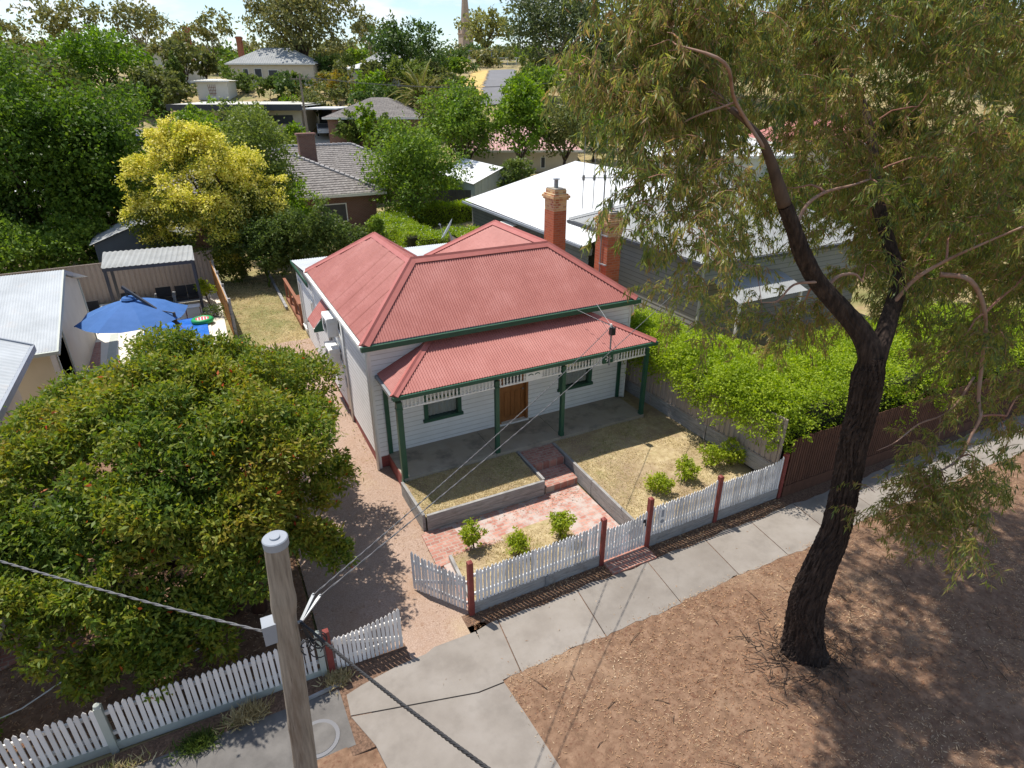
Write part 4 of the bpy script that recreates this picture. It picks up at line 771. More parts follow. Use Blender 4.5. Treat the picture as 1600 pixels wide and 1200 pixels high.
hedge('flowering_hedge','pale green clipped hedge dotted with white flowers, curving behind the cottage',[(12.0,21.4),(9.8,20.9),(8.3,22.0),(8.0,25.5),(8.3,28.6),(9.6,30.4)],0,1.6,1.9,36000,.11,[MAT['lf_hedge2'],MAT['lf_white']],5,.03)
hedge('clipped_hedge','straight clipped green hedge in front of the white gabled shed',[(9.6,30.9),(17.0,31.2)],.1,1.6,1.2,14000,.12,[MAT['lf_hedge']],6)
bush('garden_bush',12.8,24.2,0,1.7,1.2,1500,.13,'lf_orange','yellowish bush enclosed by the curved flowering hedge',seed=44)
# row of dark shrubs behind the cottage
for i,(x,y,w,h,lab) in enumerate([(-.9,20.4,2.6,3.6,'dark shrub beside the yellow flowering tree in the back row'),(.9,20.0,2.4,3.9,'dense dark green shrub behind the rear roof, between two taller ones'),(2.5,19.7,2.3,4.3,'tall dark green shrub in the back row, left of the cottage ridge'),(3.9,19.7,1.6,2.9,'rounded olive shrub right behind the cottage ridge'),(5.0,20.0,.95,3.7,'narrow upright shrub poking above the back row')]):
    tree('mid' if i in (4,) else 'shrub',x,y,h,w*1.02,lab,'shrub','back_shrub',100+i,'row of shrubs behind the cottage',leaf=.13).children[1].data.materials[0] = MAT['lf_row' if i != 4 else 'lf_mid']
# ------------------------------------------------------------------ berry tree over the front garden
bt = T('berry_tree','wide dense evergreen tree with scattered orange red berries behind the white fence','tree',(-4.6,-2.4,-.55)); rng = np.random.default_rng(21)
BL = [(-4.6,.9,3.5,1.7,1.5,.95),(-6.3,.2,3.0,1.6,1.5,.9),(-3.1,.9,3.0,1.5,1.4,.9),(-7.6,-.8,2.6,1.4,1.4,.9),(-2.75,-.6,2.6,1.15,1.3,.95),(-4.4,-1.2,3.45,1.6,1.4,.85),(-6.2,-1.6,2.75,1.4,1.3,.9),(-3.2,-2.2,2.5,1.3,1.1,.9),(-4.8,-2.9,2.3,1.3,1.0,.9),(-6.4,-2.9,1.8,1.2,1.0,.9),(-7.8,-2.2,1.7,1.2,1.2,1.0),(-3.0,-2.9,1.6,.9,.8,.8),(-3.6,-3.5,1.4,.9,.7,.7),(-5.4,-3.8,.9,.95,.6,.75),(-5.9,-3.9,.3,.7,.45,.5),(-2.5,.5,1.9,1.0,1.1,.9),(-2.5,-1.5,1.5,.9,.9,.8),(-5.2,2.2,2.9,1.6,1.4,.9),(-7.0,1.7,2.4,1.4,1.4,.9),(-3.2,2.4,2.4,1.3,1.3,.8),(-8.6,-1.4,1.3,1.0,1.2,.9),(-7.0,-3.4,1.0,.9,.7,.7),(-6.2,-3.95,.45,.8,.45,.55),(-5.35,-4.1,.25,.75,.4,.45),(-2.15,-.2,1.2,.75,.9,.7),(-4.2,2.7,2.9,1.2,1.0,.6),(-8.4,.5,1.9,1.1,1.2,.8),(-5.4,-3.0,2.5,1.2,.9,.8),(-3.9,-3.0,2.1,1.1,.8,.8),(-6.4,-3.5,1.4,1.0,.7,.8),(-4.6,-3.6,1.5,1.0,.7,.7),(-3.0,-3.5,1.1,.8,.6,.7),(-4.9,-1.9,3.0,1.4,1.1,.8),(-3.6,-.8,3.0,1.3,1.2,.8),(-5.8,-2.4,2.5,1.2,1.0,.8),(-5.2,-.4,3.5,1.3,1.2,.7),(-7.2,-2.8,1.9,1.1,.9,.8),(-5.6,-4.05,.55,.7,.4,.5),(-4.9,-3.95,.7,.7,.45,.5)]
BL2 = []
for b in BL:
    for k in range(7):
        d = unit(rng.normal(size=3)); d[2] = abs(d[2])*1.0-.2; q = rng.uniform(.2,.46); BL2.append((b[0]-.1+d[0]*b[3]*.85,b[1]+d[1]*b[4]*.85,b[2]+d[2]*b[5]*1.05,b[3]*q,b[3]*q,b[3]*q*.9))
m = M(); m.tube([(-4.65,-2.2,-.7),(-4.6,-2.2,-.3),(-4.55,-2.1,.4),(-4.5,-1.9,1.0)],[.26,.2,.18,.16],10); m.tube([(-4.1,-2.5,-.7),(-4.05,-2.4,0),(-3.9,-2.2,.8),(-3.6,-1.9,1.5)],[.17,.14,.12,.09],8)
for b in BL[:22]: m.tube([(-4.5,-2.0,.8),((b[0]-4.5)/2,(b[1]-2.0)/2+.1,(b[2]+1.1)/2+.2),b[:3]],[.1,.06,.02],6)
m.obj('trunk',mat('reddish tree bark',[(.06,.032,.022),(.12,.06,.04)],scale=5,rough=.9,stretch=(2,2,.4)),bt,True)
crown('crown',rng,BL2,185000,.12,.05,[MAT['lf_front'],MAT['lf_red']],bt,clump=18,spread=.2,thick=.2,droop=.05,up=.35,extra=lambda P,D,r: r.random(len(P)) < .007)
# ------------------------------------------------------------------ neighbours: houses and yards
def hip(m, x0, x1, y0, y1, ze, tn, mi=0, pitch=.2, amp=.012, tile=False, ends=(1,1)):
    # hip (or gable where ends=0) roof over a rectangle, ridge along the longer side; returns ridge height
    f = (lambda P: m.tiles(P,mi=mi)) if tile else (lambda P: m.wavy(P,pitch,amp,mi=mi))
    if x1-x0 >= y1-y0:
        w = (y1-y0)/2; zr = ze+w*tn; ym = (y0+y1)/2; a = (x0+(w if ends[0] else 0),ym,zr); b = (x1-(w if ends[1] else 0),ym,zr)
        f([(x0,y0,ze),(x1,y0,ze),b,a]); f([(x1,y1,ze),(x0,y1,ze),a,b])
        if ends[0]: f([(x0,y1,ze),(x0,y0,ze),a])
        if ends[1]: f([(x1,y0,ze),(x1,y1,ze),b])
    else:
        w = (x1-x0)/2; zr = ze+w*tn; xm = (x0+x1)/2; a = (xm,y0+(w if ends[0] else 0),zr); b = (xm,y1-(w if ends[1] else 0),zr)
        f([(x0,y0,ze),a,b,(x0,y1,ze)]); f([(x1,y0,ze),(x1,y1,ze),b,a])
        if ends[0]: f([(x0,y0,ze),(x1,y0,ze),a])
        if ends[1]: f([(x1,y1,ze),(x0,y1,ze),b])
    return zr,a,b
def win(m1, parent, cx, y, zc, w, h, frame=white_trim, axis='x', side=-1):
    f = M(); g = M(); t = .07
    def bx(mm,u0,u1,z0,z1,d0,d1):
        if axis == 'x': mm.box(u0,u1,min(y+side*d0,y+side*d1),max(y+side*d0,y+side*d1),z0,z1)
        else: mm.box(min(y+side*d0,y+side*d1),max(y+side*d0,y+side*d1),u0,u1,z0,z1)
    for (a,b,c,d) in ((cx-w/2,cx-w/2+t,zc-h/2,zc+h/2),(cx+w/2-t,cx+w/2,zc-h/2,zc+h/2),(cx-w/2+t,cx+w/2-t,zc+h/2-t,zc+h/2),(cx-w/2+t,cx+w/2-t,zc-h/2,zc-h/2+t)): bx(f,a,b,c,d,.002,.06)
    o = f.obj('window',frame,parent,local=True); bx(g,cx-w/2+t,cx+w/2-t,zc-h/2+t,zc+h/2-t,.003,.02); g.obj('pane',charcoal,o); return o
# left neighbour: low gable house with pale zinc roof
t = T('gable_house','cream house with pale corrugated gable roof at the left edge, beside the blue parasol','house',(-12,11.7,-.1)); m = M()
m.wavy([(-22,7.3,2.55),(-8.05,7.3,2.55),(-8.05,11.7,3.9),(-22,11.7,3.9)],.076,.009); m.wavy([(-22,11.7,3.9),(-8.05,11.7,3.9),(-8.05,16.1,2.55),(-22,16.1,2.55)],.076,.009); ro = m.obj('roof',roof_zinc,t,True)
m = M(); m.beam((-8.07,7.25,2.47),(-8.07,11.7,3.83),.05,.16); m.beam((-22,7.24,2.5),(-8.05,7.24,2.5),.1,.1); m.obj('barge_board',grey_paint,ro)
m = M(); m.extr([(-8.4,7.7,-.3),(-8.4,15.7,-.3),(-8.4,15.7,2.6),(-8.4,11.7,3.8),(-8.4,7.7,2.6)],(-.15,0,0)); m.box(-21.6,-8.55,7.7,7.85,-.3,2.6); m.obj('wall',cream_wall,t)
for B_ in ((10.1,10.2,3.25),(8.4,8.5,2.8),(15.6,15.7,2.6)): M().box(-8.398,-8.36,B_[0],B_[1],-.3,B_[2]).obj('wall_batten',grey_paint,t); M().box(-8.395,-8.37,8.7,9.9,.2,2.1).obj('doorway',house_brick,t)
t = T('front_house','cream weatherboard house corner with grey fascia at the left edge','house',(-10,5,-.3)); m = M(); m.wavy([(-8.35,-2,3.22),(-8.35,6.0,3.22),(-13,6.0,5.4),(-13,-2,5.4)],.2,.012); m.obj('roof',roof_zinc,t,True)
m = M(); m.beam((-8.33,6.03,3.15),(-13,6.03,5.33),.06,.2); m.box(-8.37,-8.27,-2,6.06,3.04,3.22); m.obj('fascia',grey_plastic,t)
m = M(); m.box(-13,-8.85,-2,5.6,-.5,3.1); m.extr([(-8.85,5.6,3.1),(-13,5.6,3.1),(-13,5.6,5.0)],(0,-.1,0)); m.obj('wall',cream_wall,t); m = M(); m.beam((-8.84,5.3,.3),(-8.84,3.6,3.0),.02,.05); m.box(-8.849,-8.83,3.5,3.56,-.4,3.1); m.obj('wall_batten',grey_paint,t)
# pool yard
tag(M().prism([(-8.3,8.5),(-3.5,8.5),(-3.35,20.8),(-9.2,20.9)],-.15,.012).obj('patio',pale_conc),kind='structure')
tag(M().prism([(-8.6,12.2),(-8.0,12.2),(-8.2,15.2),(-9.0,15.2)],-.1,.02).obj('brick_paving',path_brick),kind='structure')
tag(M().prism([(-7.72,8.6),(-7.42,8.6),(-7.62,16.0),(-7.92,16.0)],-.1,.022).obj('paving_strip',grey_paint),kind='structure')
t = T('swimming_pool','swimming pool under a wrinkled bright blue cover','pool',(-5.4,13.2,0)); m = M(); m.box(-6.75,-4.0,9.4,9.6,-.2,.06); m.box(-6.75,-6.6,9.6,16.5,-.2,.06); m.box(-4.15,-4.0,9.6,16.5,-.2,.06); m.box(-6.6,-4.15,16.35,16.5,-.2,.06); m.obj('coping',pale_conc,t)
X,Y = np.meshgrid(np.linspace(-6.62,-4.13,44),np.linspace(9.58,16.4,90)); Zp = .07+.035*np.abs(np.sin(X*2.2+Y*1.6+np.sin(Y*2.)))+.03*np.abs(np.sin(Y*3.7-X*1.3)); m = M(); m.v = [tuple(p) for p in np.stack([X,Y,Zp],-1).reshape(-1,3)]
for j in range(89):
    for i in range(43): m.f.append((j*44+i,j*44+i+1,(j+1)*44+i+1,(j+1)*44+i)); m.m.append(0)
m.obj('cover',pool_blue,t,True)
t = T('parasol','large blue cantilever parasol beside the covered pool','parasol',(-4.98,9.7,0)); cc = Vector((-6.3,10.65,2.3)); m = M(); k = 8; rr = 1.78
rim = [cc+Vector((rr*math.cos(a+.2),rr*math.sin(a+.2),0)) for a in np.arange(k)*2*math.pi/k]; ap = cc+Vector((0,0,.62))
for i in range(k):
    a, b = rim[i], rim[(i+1)%k]; n = 6; bs = len(m.v)
    for q in range(n+1):
        f = q/n; L_ = ap.lerp(a,f); R_ = ap.lerp(b,f); s_ = .06*f*f
        m.v += [tuple(L_+Vector((0,0,.05*math.sin(f*3.14)))),tuple(L_.lerp(R_,.5)+Vector((0,0,.05*math.sin(f*3.14)-s_))),tuple(R_+Vector((0,0,.05*math.sin(f*3.14))))]
        if q: o = bs+3*q; m.f += [(o-3,o,o+1,o-2),(o-2,o+1,o+2,o-1)]; m.m += [0,0]
cn = m.obj('canopy',blue_fab,t); m = M()
for a in rim: m.tube([ap-Vector((0,0,.06)),a-Vector((0,0,.03))],.012,5)
m.obj('rib',charcoal,t); m = M(); m.tube([(-4.98,9.7,0),(-5.0,9.7,2.5)],.05,10); m.obj('mast',charcoal,t); m = M(); m.beam((-4.9,9.6,2.05),(-6.42,10.75,3.32),.07,.1); m.tube([(-6.35,10.7,3.26),(-6.32,10.66,2.86)],.03,8); m.tube([(-5.0,9.7,2.48),(-5.35,9.95,2.52)],.02,6); m.obj('arm',charcoal,t)
m = M(); m.lathe((ap.x,ap.y,ap.z-.02),[(.26,0),(.2,.07),(.06,.1)],14); m.obj('hub',blue_fab,t); m = M(); m.box(-5.4,-4.55,9.3,10.1,.01,.1); m.obj('base',charcoal,t)
t = T('pergola','charcoal steel pergola with grey ribbed roof behind the pool','pergola',(-5.9,18.8,0)); m = M(); m.wavy([(-7.75,17.5,2.5),(-4.1,17.3,2.5),(-4.1,20.0,2.62),(-7.85,20.3,2.62)],.22,.022); m.obj('roof',roof_grey,t); m = M()
for a,b in (((-7.7,17.5),(-4.15,17.35)),((-7.75,20.2),(-4.15,19.95)),((-7.7,17.5),(-7.75,20.2)),((-4.15,17.35),(-4.15,19.95))): m.beam((*a,2.42),(*b,2.42),.07,.14)
m.obj('beam',charcoal,t)
for x,y in ((-7.65,17.55),(-4.2,17.4),(-7.7,20.1),(-4.2,19.9)): m = M(); m.box(x-.06,x+.06,y-.06,y+.06,.0,2.36); m.obj('post',charcoal,t)
def seat(x,y,w,label,back=1):
    s = T('outdoor_seat',label,'outdoor seat',(x,y,0),0,'black outdoor seats under the pergola'); m = M(); m.box(x-w/2,x+w/2,y-.35,y+.35,.2,.28)
    for sx in (-1,1): m.box(x+sx*w/2-.03,x+sx*w/2+.03,y-.35,y-.3,.0,.55); m.box(x+sx*w/2-.03,x+sx*w/2+.03,y+.3,y+.35,0,.55); m.box(x+sx*w/2-.04,x+sx*w/2+.04,y-.35,y+.35,.55,.59)
    m.obj('frame',metal,s); m = M(); k = max(1,round(w/.65))
    for i in range(k): a = x-w/2+.04+(w-.08)*i/k; b = x-w/2+.04+(w-.08)*(i+1)/k-.02; m.box(a,b,y-.33,y+.2,.29,.42); m.extr([(a,y+.2,.42),(a,y+.32,.42),(a,y+.42,.85),(a,y+.3,.87)],(b-a,0,0))
    m.obj('cushion',black,s)
seat(-5.75,19.2,.75,'black cushioned outdoor armchair under the pergola, left of the sofa'); seat(-4.75,19.1,1.1,'black cushioned outdoor sofa by the right pergola post'); seat(-7.2,18.9,.7,'black outdoor chair at the left end of the pergola'); seat(-8.6,18.2,.6,'black chair on the patio left of the pergola')
t = T('patio_table','small white framed table beside the pool near the pergola post','table',(-4.6,16.9,0)); m = M(); m.box(-4.95,-4.3,16.7,17.15,.5,.53); m.obj('table_top',white_metal,t); m = M()
for x in (-4.93,-4.33): m.box(x,x+.03,16.72,16.75,.0,.5); m.box(x,x+.03,17.1,17.13,.0,.5)
m.obj('leg',red_post,t)
t = T('pool_float','inflatable round pool float patterned pink and white with green rim','pool float',(-4.3,15.6,.1)); m = M(); P = [(-4.3+.36*math.cos(a),15.6+.33*math.sin(a),.2) for a in np.linspace(0,2*math.pi,25)]; m.tube(P,.11,8,cap=False); m.obj('ring',mat('green vinyl',[(.02,.30,.10)],rough=.4),t,True); m = M(); m.tube([(-4.3,15.6,.14),(-4.3,15.6,.27)],.33,20); fo = m.obj('cushion',white_metal,t); m = M()
for i in range(-2,3):
    for j in range(-2,3):
        if i*i+j*j < 6: m.tube([(-4.3+i*.12,15.6+j*.12,.27),(-4.3+i*.12,15.6+j*.12,.285)],.045,6)
m.obj('pattern',mat('pink vinyl',[(.75,.12,.16)],rough=.4),fo)
t = T('steel_fence','taupe ribbed steel fence behind the pergola','fence',(-7,21.3,0)); m = M(); rib(m,(-14,20.9),(-3.3,21.6),-.05,1.9,.22); m.obj('panel',colorbond,t); m = M(); m.beam((-14,20.9,1.9),(-3.3,21.6,1.9),.05,.05); m.obj('rail',colorbond,t)
t = T('timber_fence','orange stained timber fence panel with grey rails seen end on, beside the pool yard','fence',(-3.15,17,0)); m = M(); yy = 13.3
while yy < 20.6: m.box(-3.22-.035*(yy-13.3),-3.19-.035*(yy-13.3),yy,yy+.1,.0,1.62); yy += .105
m.obj('palings',orange_timber,t); m = M()
for z in (.3,.95,1.5): m.beam((-3.15,13.3,z),(-3.4,20.6,z),.07,.07)
for y in (13.4,15.8,18.2,20.5): m.box(-3.15-.035*(y-13.3),-3.05-.035*(y-13.3),y-.05,y+.05,-.1,1.66)
m.obj('rail',sleeper,t)
bush('small_shrub',-3.9,18.6,0,.8,1.3,900,.11,'lf_small','small shrub between the pergola post and the orange timber fence',seed=51); bush('ground_bush',-3.75,16.4,0,1.0,.45,900,.08,'lf_shrub','low mound of green groundcover by the orange timber fence',seed=52)
t = T('garden_shed','dark blue shed with low gable roof peeping over the pergola','shed',(-6.3,25,0)); m = M(); m.box(-8.6,-4.2,24,27,0,2.3); m.extr([(-8.6,24,2.3),(-4.2,24,2.3),(-6.4,24,3.1)],(0,3,0)); m.obj('wall',dark_blue_wall,t); m = M(); m.wavy([(-8.8,23.8,2.28),(-6.4,23.8,3.16),(-6.4,27.2,3.16),(-8.8,27.2,2.28)],.2,.01); m.wavy([(-4.0,23.8,2.28),(-4.0,27.2,2.28),(-6.4,27.2,3.16),(-6.4,23.8,3.16)],.2,.01); m.obj('roof',roof_grey,t)
t = T('white_outbuilding','white outbuilding glimpsed through the tall green trees at left','outbuilding',(-10,40,0)); m = M(); m.box(-14,-6.6,38,43,-.2,3.4); m.obj('wall',pale_wall,t); m = M(); hip(m,-14.4,-6.3,37.6,43.4,3.4,.35); m.obj('roof',roof_white,t); win(0,t,-8.2,38,1.9,1.2,1.1).location = -t.location; win(0,t,-11.2,38,1.9,1.2,1.1).location = -t.location
t = T('roof_antenna','small roof antenna on a pole beside the big left trees','antenna',(-7.6,41,3.3)); m = M(); m.tube([(-7.6,41,3.2),(-7.6,41,7.4)],.03,6); m.obj('mast',metal,t); m = M(); m.tube([(-8.2,41.2,7.2),(-6.6,40.6,7.2)],.02,5)
for i in range(5): m.tube([(-8.1+.35*i,40.6-.12*i,7.2),(-7.9+.35*i,41.6-.12*i,7.2)],.015,5)
m.obj('element',metal,t)
# right neighbour: grey weatherboard house, and the white roofed wing behind it
t = T('grey_house','grey weatherboard house with pale grey hip roof behind the red brick chimneys','house',(17,8,0)); m = M(); zr,a,b = hip(m,13.2,23.5,3.4,13.2,3.5,.42,0,.1,.012); ro = m.obj('roof',roof_grey,t,True); m = M(); tn = .42
m.cap((13.2,3.4,3.5),a,(0,-tn,1),(-tn,0,1)); m.cap(a,b,(0,-tn,1),(0,tn,1)); m.cap((13.2,13.2,3.5),a,(0,tn,1),(-tn,0,1)); m.cap((23.5,3.4,3.5),b,(0,-tn,1),(tn,0,1)); m.obj('ridge_cap',roof_grey,ro)
m = M(); m.boards((13.55,13),(13.55,3.8),-.3,3.42,bh=.21,lap=.02,edge=1); m.boards((13.55,3.8),(23.1,3.8),-.3,3.42,bh=.21,lap=.02,edge=1); m.boards((12.3,23.4),(12.3,13),-.3,3.0,bh=.21,lap=.02,edge=1); m.obj('wall',[grey_board,grey_lap_shade],t); m = M(); m.box(13.08,13.2,3.3,13.2,3.36,3.48); m.box(13.1,23.5,3.28,3.4,3.36,3.48); m.box(13.2,13.55,3.5,13,3.34,3.36); m.obj('gutter',charcoal,t)
M().box(13.5,13.58,3.74,3.82,-.3,3.4).obj('corner_trim',grey_paint,t); M().box(12.25,12.32,12.9,13.0,-.3,3.0).obj('corner_trim',grey_paint,t); m = M(); m.tube([(13.1,12.8,3.4),(13.35,12.6,3.1),(13.45,12.5,2.8),(13.45,12.5,0)],.05,8); m.box(12.0,12.4,9.8,10.1,2.5,2.8); m.obj('downpipe',grey_board,t)
m = M(); m.wavy([(13.9,3.7,2.7),(17.6,3.7,2.7),(17.6,2.1,2.2),(13.9,2.1,2.2)],.1,.012); m.obj('porch_roof',roof_grey,t)
for x in (14.1,17.4): M().box(x-.05,x+.05,2.2,2.3,-.3,2.2).obj('porch_post',white_trim,t)
m = M(); m.wavy([(11.8,9.6,3.02),(11.95,23.8,3.02),(20.2,23.8,5.0),(20.2,13.2,5.0),(16,10.2,4.0)],.2,.012); m.wavy([(20.2,13.2,5.0),(20.2,23.8,5.0),(27,23.8,3.3),(27,13.2,3.3)],.2,.012); m.obj('rear_roof',roof_white,t); m = M(); m.boards((12.3,23.4),(12.3,9.9),-.3,2.98,[(9.6,10.2,1.0,2.0)],bh=.21,lap=.02,edge=1); m.extr([(12.3,23.4,0),(27,23.4,0),(27,23.4,3.3),(20.2,23.4,4.9),(12.3,23.4,2.95)],(0,.1,0)); m.obj('rear_wall',[grey_board,grey_lap_shade],t); m = M(); m.box(11.74,11.84,9.6,23.8,2.88,3.0); m.obj('rear_gutter',grey_plastic,t)
w_ = win(0,t,13.4,12.3,1.5,.75,1.1,white_trim,'y',-1); w_.location = -t.location
m = M(); 
for i in range(9): a = 1.57*i/8; m.v += [(12.3-.85*math.sin(a),17.0,2.25+.35*math.cos(a)),(12.3-.85*math.sin(a),18.6,2.25+.35*math.cos(a))]; (m.f.append((2*i-2,2*i-1,2*i+1,2*i)),m.m.append(0)) if i else None
m.obj('canopy',white_metal,t)
m = M(); m.box(9.4,9.52,5.4,5.5,-.3,2.6); tag(m.obj('timber_post',sleeper),'pale timber post beside the nearer brick chimney','post')
# white gabled shed
t = T('white_shed','shed with bright white gable roof and pale ribbed end wall','shed',(15,27,.2)); m = M(); m.wavy([(16.7,33.3,2.55),(19.4,33.3,3.7),(19.4,42,3.7),(16.7,42,2.55)],.2,.012); m.wavy([(22.1,33.3,2.55),(22.1,42,2.55),(19.4,42,3.7),(19.4,33.3,3.7)],.2,.012); m.obj('roof',roof_white,t)
m = M(); rib(m,(16.9,33.5),(21.9,33.5),.1,lambda u: 2.6+1.06*(1-abs(u-2.5)/2.5),.3); m.boards((16.9,42),(16.9,33.5),.1,2.6,bh=.3); m.obj('wall',grey_paint,t); m = M(); m.lathe((18.4,37.5,3.2),[(.13,0),(.13,.25),(.17,.27),(.17,.4),(.05,.48)],10); m.obj('roof_vent',metal,t)
t = T('dark_fence','dark fence between the tiled house and the white gabled shed','fence',(10.8,31,0)); m = M(); rib(m,(11.5,36.5),(16.5,33.4),.3,2.1,.2); m.obj('panel',charcoal,t)
t = T('timber_fence','old grey timber fence behind the white gabled shed','fence',(20,31,.5)); m = M(); m.beam((22.5,33.8,1.5),(30,30.6,1.7),.04,1.6); m.obj('palings',sleeper,t)
# brown tiled house
t = T('tiled_house','brick house with brown concrete tile hip roof and pale ridge tiles','house',(2,38,0)); m = M(); tn = .42
xa,xb,ya,yb,ze_ = -6.,8.85,31.1,43.,2.85; w_ = (yb-ya)/2; zr_ = ze_+w_*tn; a = (xa+w_,ya+w_,zr_); b = (xb-w_,ya+w_,zr_)
m.tiles([(xa,ya,ze_),(xb,ya,ze_),b,a]); m.tiles([(xb,ya,ze_),(xb,yb,ze_),b]); m.tiles([(xb,yb,ze_),(xa,yb,ze_),a,b]); m.tiles([(xa,yb,ze_),(xa,ya,ze_),a])
m.tiles([(2.,38.6,ze_-.05),(14.5,38.6,ze_-.05),(9.8,43.9,ze_+2.2),(2.,43.9,ze_+2.2)]); m.tiles([(14.5,38.6,ze_-.05),(14.5,49,ze_-.05),(9.8,43.9,ze_+2.2)]); ro = m.obj('roof',roof_tile,t)
m = M(); 
def tilecap(m,p,q):
    p = Vector(p); q = Vector(q); L = (q-p).length; k = max(2,int(L/.4))
    for i in range(k): A_ = p.lerp(q,i/k); B_ = p.lerp(q,(i+.92)/k); m.tube([A_+Vector((0,0,.07)),B_+Vector((0,0,.045))],[.13,.11],7)
for p_,q_ in (((xb,ya,ze_),b),((xa,ya,ze_),a),(a,b),((14.5,38.6,ze_-.05),(9.8,43.9,ze_+2.2)),((4,43.9,ze_+2.2),(9.8,43.9,ze_+2.2))): m = M(); tilecap(m,p_,q_); m.obj('ridge_tile',tile_cap,ro)
m = M(); m.box(xa-.1,xb+.08,ya-.1,ya,ze_-.2,ze_-.01); m.box(xb,xb+.1,ya,yb,ze_-.2,ze_-.01); m.box(2,14.6,38.5,38.6,ze_-.24,ze_-.06); m.obj('gutter',cream_trim,t); m = M(); m.box(xa+.6,xb-.6,ya+.6,yb-.6,-.2,ze_-.05); m.box(8.3,13.9,39.2,48,-.1,ze_-.15); m.obj('wall',house_brick,t); m = M(); m.box(4.2,5.4,36.6,37.3,4.4,6.35); m.box(4.1,5.5,36.5,37.4,6.35,6.5); m.obj('chimney',house_brick,t); w2_ = win(0,t,5.2,31.7,1.5,1.8,1.3); w2_.location = -t.location
# low cream house with dark fascia and carport, facing the camera
ag = math.atan2(-6.75,13.3)
def th(x,y): return float(terr(x,y))
t = T('low_house','long low flat roofed house with dark fascia and cream walls','house',(-3.2,78.1,2.9),ag); Ln = 15.4
m = M(); m.box(.3,Ln-.3,.5,9,-.6,4.3); m.obj('wall',cream_wall,t,local=True); m = M(); m.box(-.6,Ln+.2,-.8,10,4.62,4.75); m.wavy([(-.6,-.8,4.8),(Ln+.2,-.8,4.8),(Ln+.2,10,4.95),(-.6,10,4.95)],.25,.02); m.obj('roof',cream_trim,t,local=True)
m = M(); m.box(-.7,Ln+.3,-.9,-.8,4.15,4.85); m.box(-.7,-.6,-.8,10,4.15,4.85); m.obj('fascia',charcoal,t,local=True); win(0,t,6.4,.5,3.0,3.0,1.5,charcoal); win(0,t,12.4,.5,3.1,3.2,1.0,charcoal)
M().box(8.9,10.3,.42,.5,1.4,4.1).obj('door',charcoal,t,local=True); m = M(); m.box(10.4,Ln-.2,-1.0,-.95,2.0,2.5); m.box(10.4,Ln-.2,-1.0,.5,1.3,1.4); m.obj('balcony',cream_wall,t,local=True); m = M()
for i in range(22): m.box(10.5+.21*i,10.58+.21*i,-.98,-.94,.3,1.9)
m.obj('balustrade',sleeper,t,local=True); M().box(10.6,Ln-.4,.3,.5,-.6,1.2).obj('undercroft',charcoal,t,local=True)
t = T('carport','flat roofed carport with brick pier beside the low cream house','carport',(10.6,71.1,3.2),ag); m = M(); m.box(0,4.4,-.8,7,3.95,4.1); m.obj('roof',roof_white,t,local=True); m = M(); m.box(3.7,4.15,-.5,0.1,-.3,3.95); m.box(3.7,4.1,0.1,6.8,-.3,1.2); m.obj('pier',house_brick,t,local=True); m = M(); m.box(0,4.2,6.6,6.9,-.3,3.95); m.obj('back_wall',charcoal,t,local=True)
def car(x,y,z,rz,label,paint):
    t = T('car',label,'car',(x,y,z),rz); m = M(); pf = [(-2.1,.35),(-2.15,.75),(-1.95,.92),(-1.1,1.0),(-.6,1.42),(.9,1.45),(1.6,1.0),(2.1,.9),(2.15,.4)]; m.extr([(px,-.85,pz) for px,pz in pf],(0,1.7,0)); m.obj('body',paint,t,local=True)
    m = M(); m.extr([(-1.06,-.86,1.02),(-.62,-.86,1.37),(.86,-.86,1.39),(1.45,-.86,1.02)],(0,1.72,0)); m.extr([(1.62,-.7,1.02),(.97,-.7,1.44),(.93,-.7,1.40),(1.56,-.7,1.0)],(0,1.4,0)); m.extr([(-1.16,-.7,1.02),(-.68,-.7,1.43),(-.64,-.7,1.40),(-1.1,-.7,1.0)],(0,1.4,0)); m.obj('window',charcoal,t,local=True)
    for a in (-1.3,1.35):
        for b in (-.8,.8): M().tube([(a,b-.1,.33),(a,b+.1,.33)],.33,14).obj('wheel',black,t,local=True)
    for b in (-.6,.6): M().box(2.1,2.17,b-.15,b+.15,.65,.8).obj('headlight',white_metal,t,local=True)
    return t
car(-7.9,80.5,th(-7.9,80.5),RAD(-80),'dark blue car parked on the bare ground beyond the yellow tree',car_blue); car(13.1,72.2,th(13.1,72.2)+.1,RAD(-100),'silver car parked under the carport',car_silver)
sheet('concrete_driveway',np.linspace(10.3,15.5,12),np.linspace(56,74,30),pale_conc,.06,keep=lambda x,y: abs((x-12.9)-(y-70)*-.12) < 1.5)
def pole2(x,y,h,label):
    t = T('background_pole',label,'power pole',(x,y,th(x,y))); z = th(x,y); M().tube([(x,y,z-.2),(x,y,z+h)],[.16,.1],8).obj('shaft',pole_wood,t); m = M(); m.beam((x-.9,y+.45,z+h-.5),(x+.9,y-.45,z+h-.5),.1,.1)
    for k in (-.8,-.3,.3,.8): m.tube([(x+k,y-k*.5,z+h-.45),(x+k,y-k*.5,z+h-.25)],.05,6)
    m.obj('crossarm',pole_wood,t); return (x,y,z+h-.3)
pA = pole2(9.0,60.5,8.4,'slim grey power pole with cross arm in front of the low cream house')
m = M(); m.tube(sag(pA,(46,64,10.5),1.0,14),.02,5); m.tube(sag((pA[0]+.6,pA[1]-.3,pA[2]),(46.6,63.6,10.6),1.0,14),.02,5); tag(m.obj('street_wire',cable_m),'pair of distant wires running right from the slim grey power pole','cable')
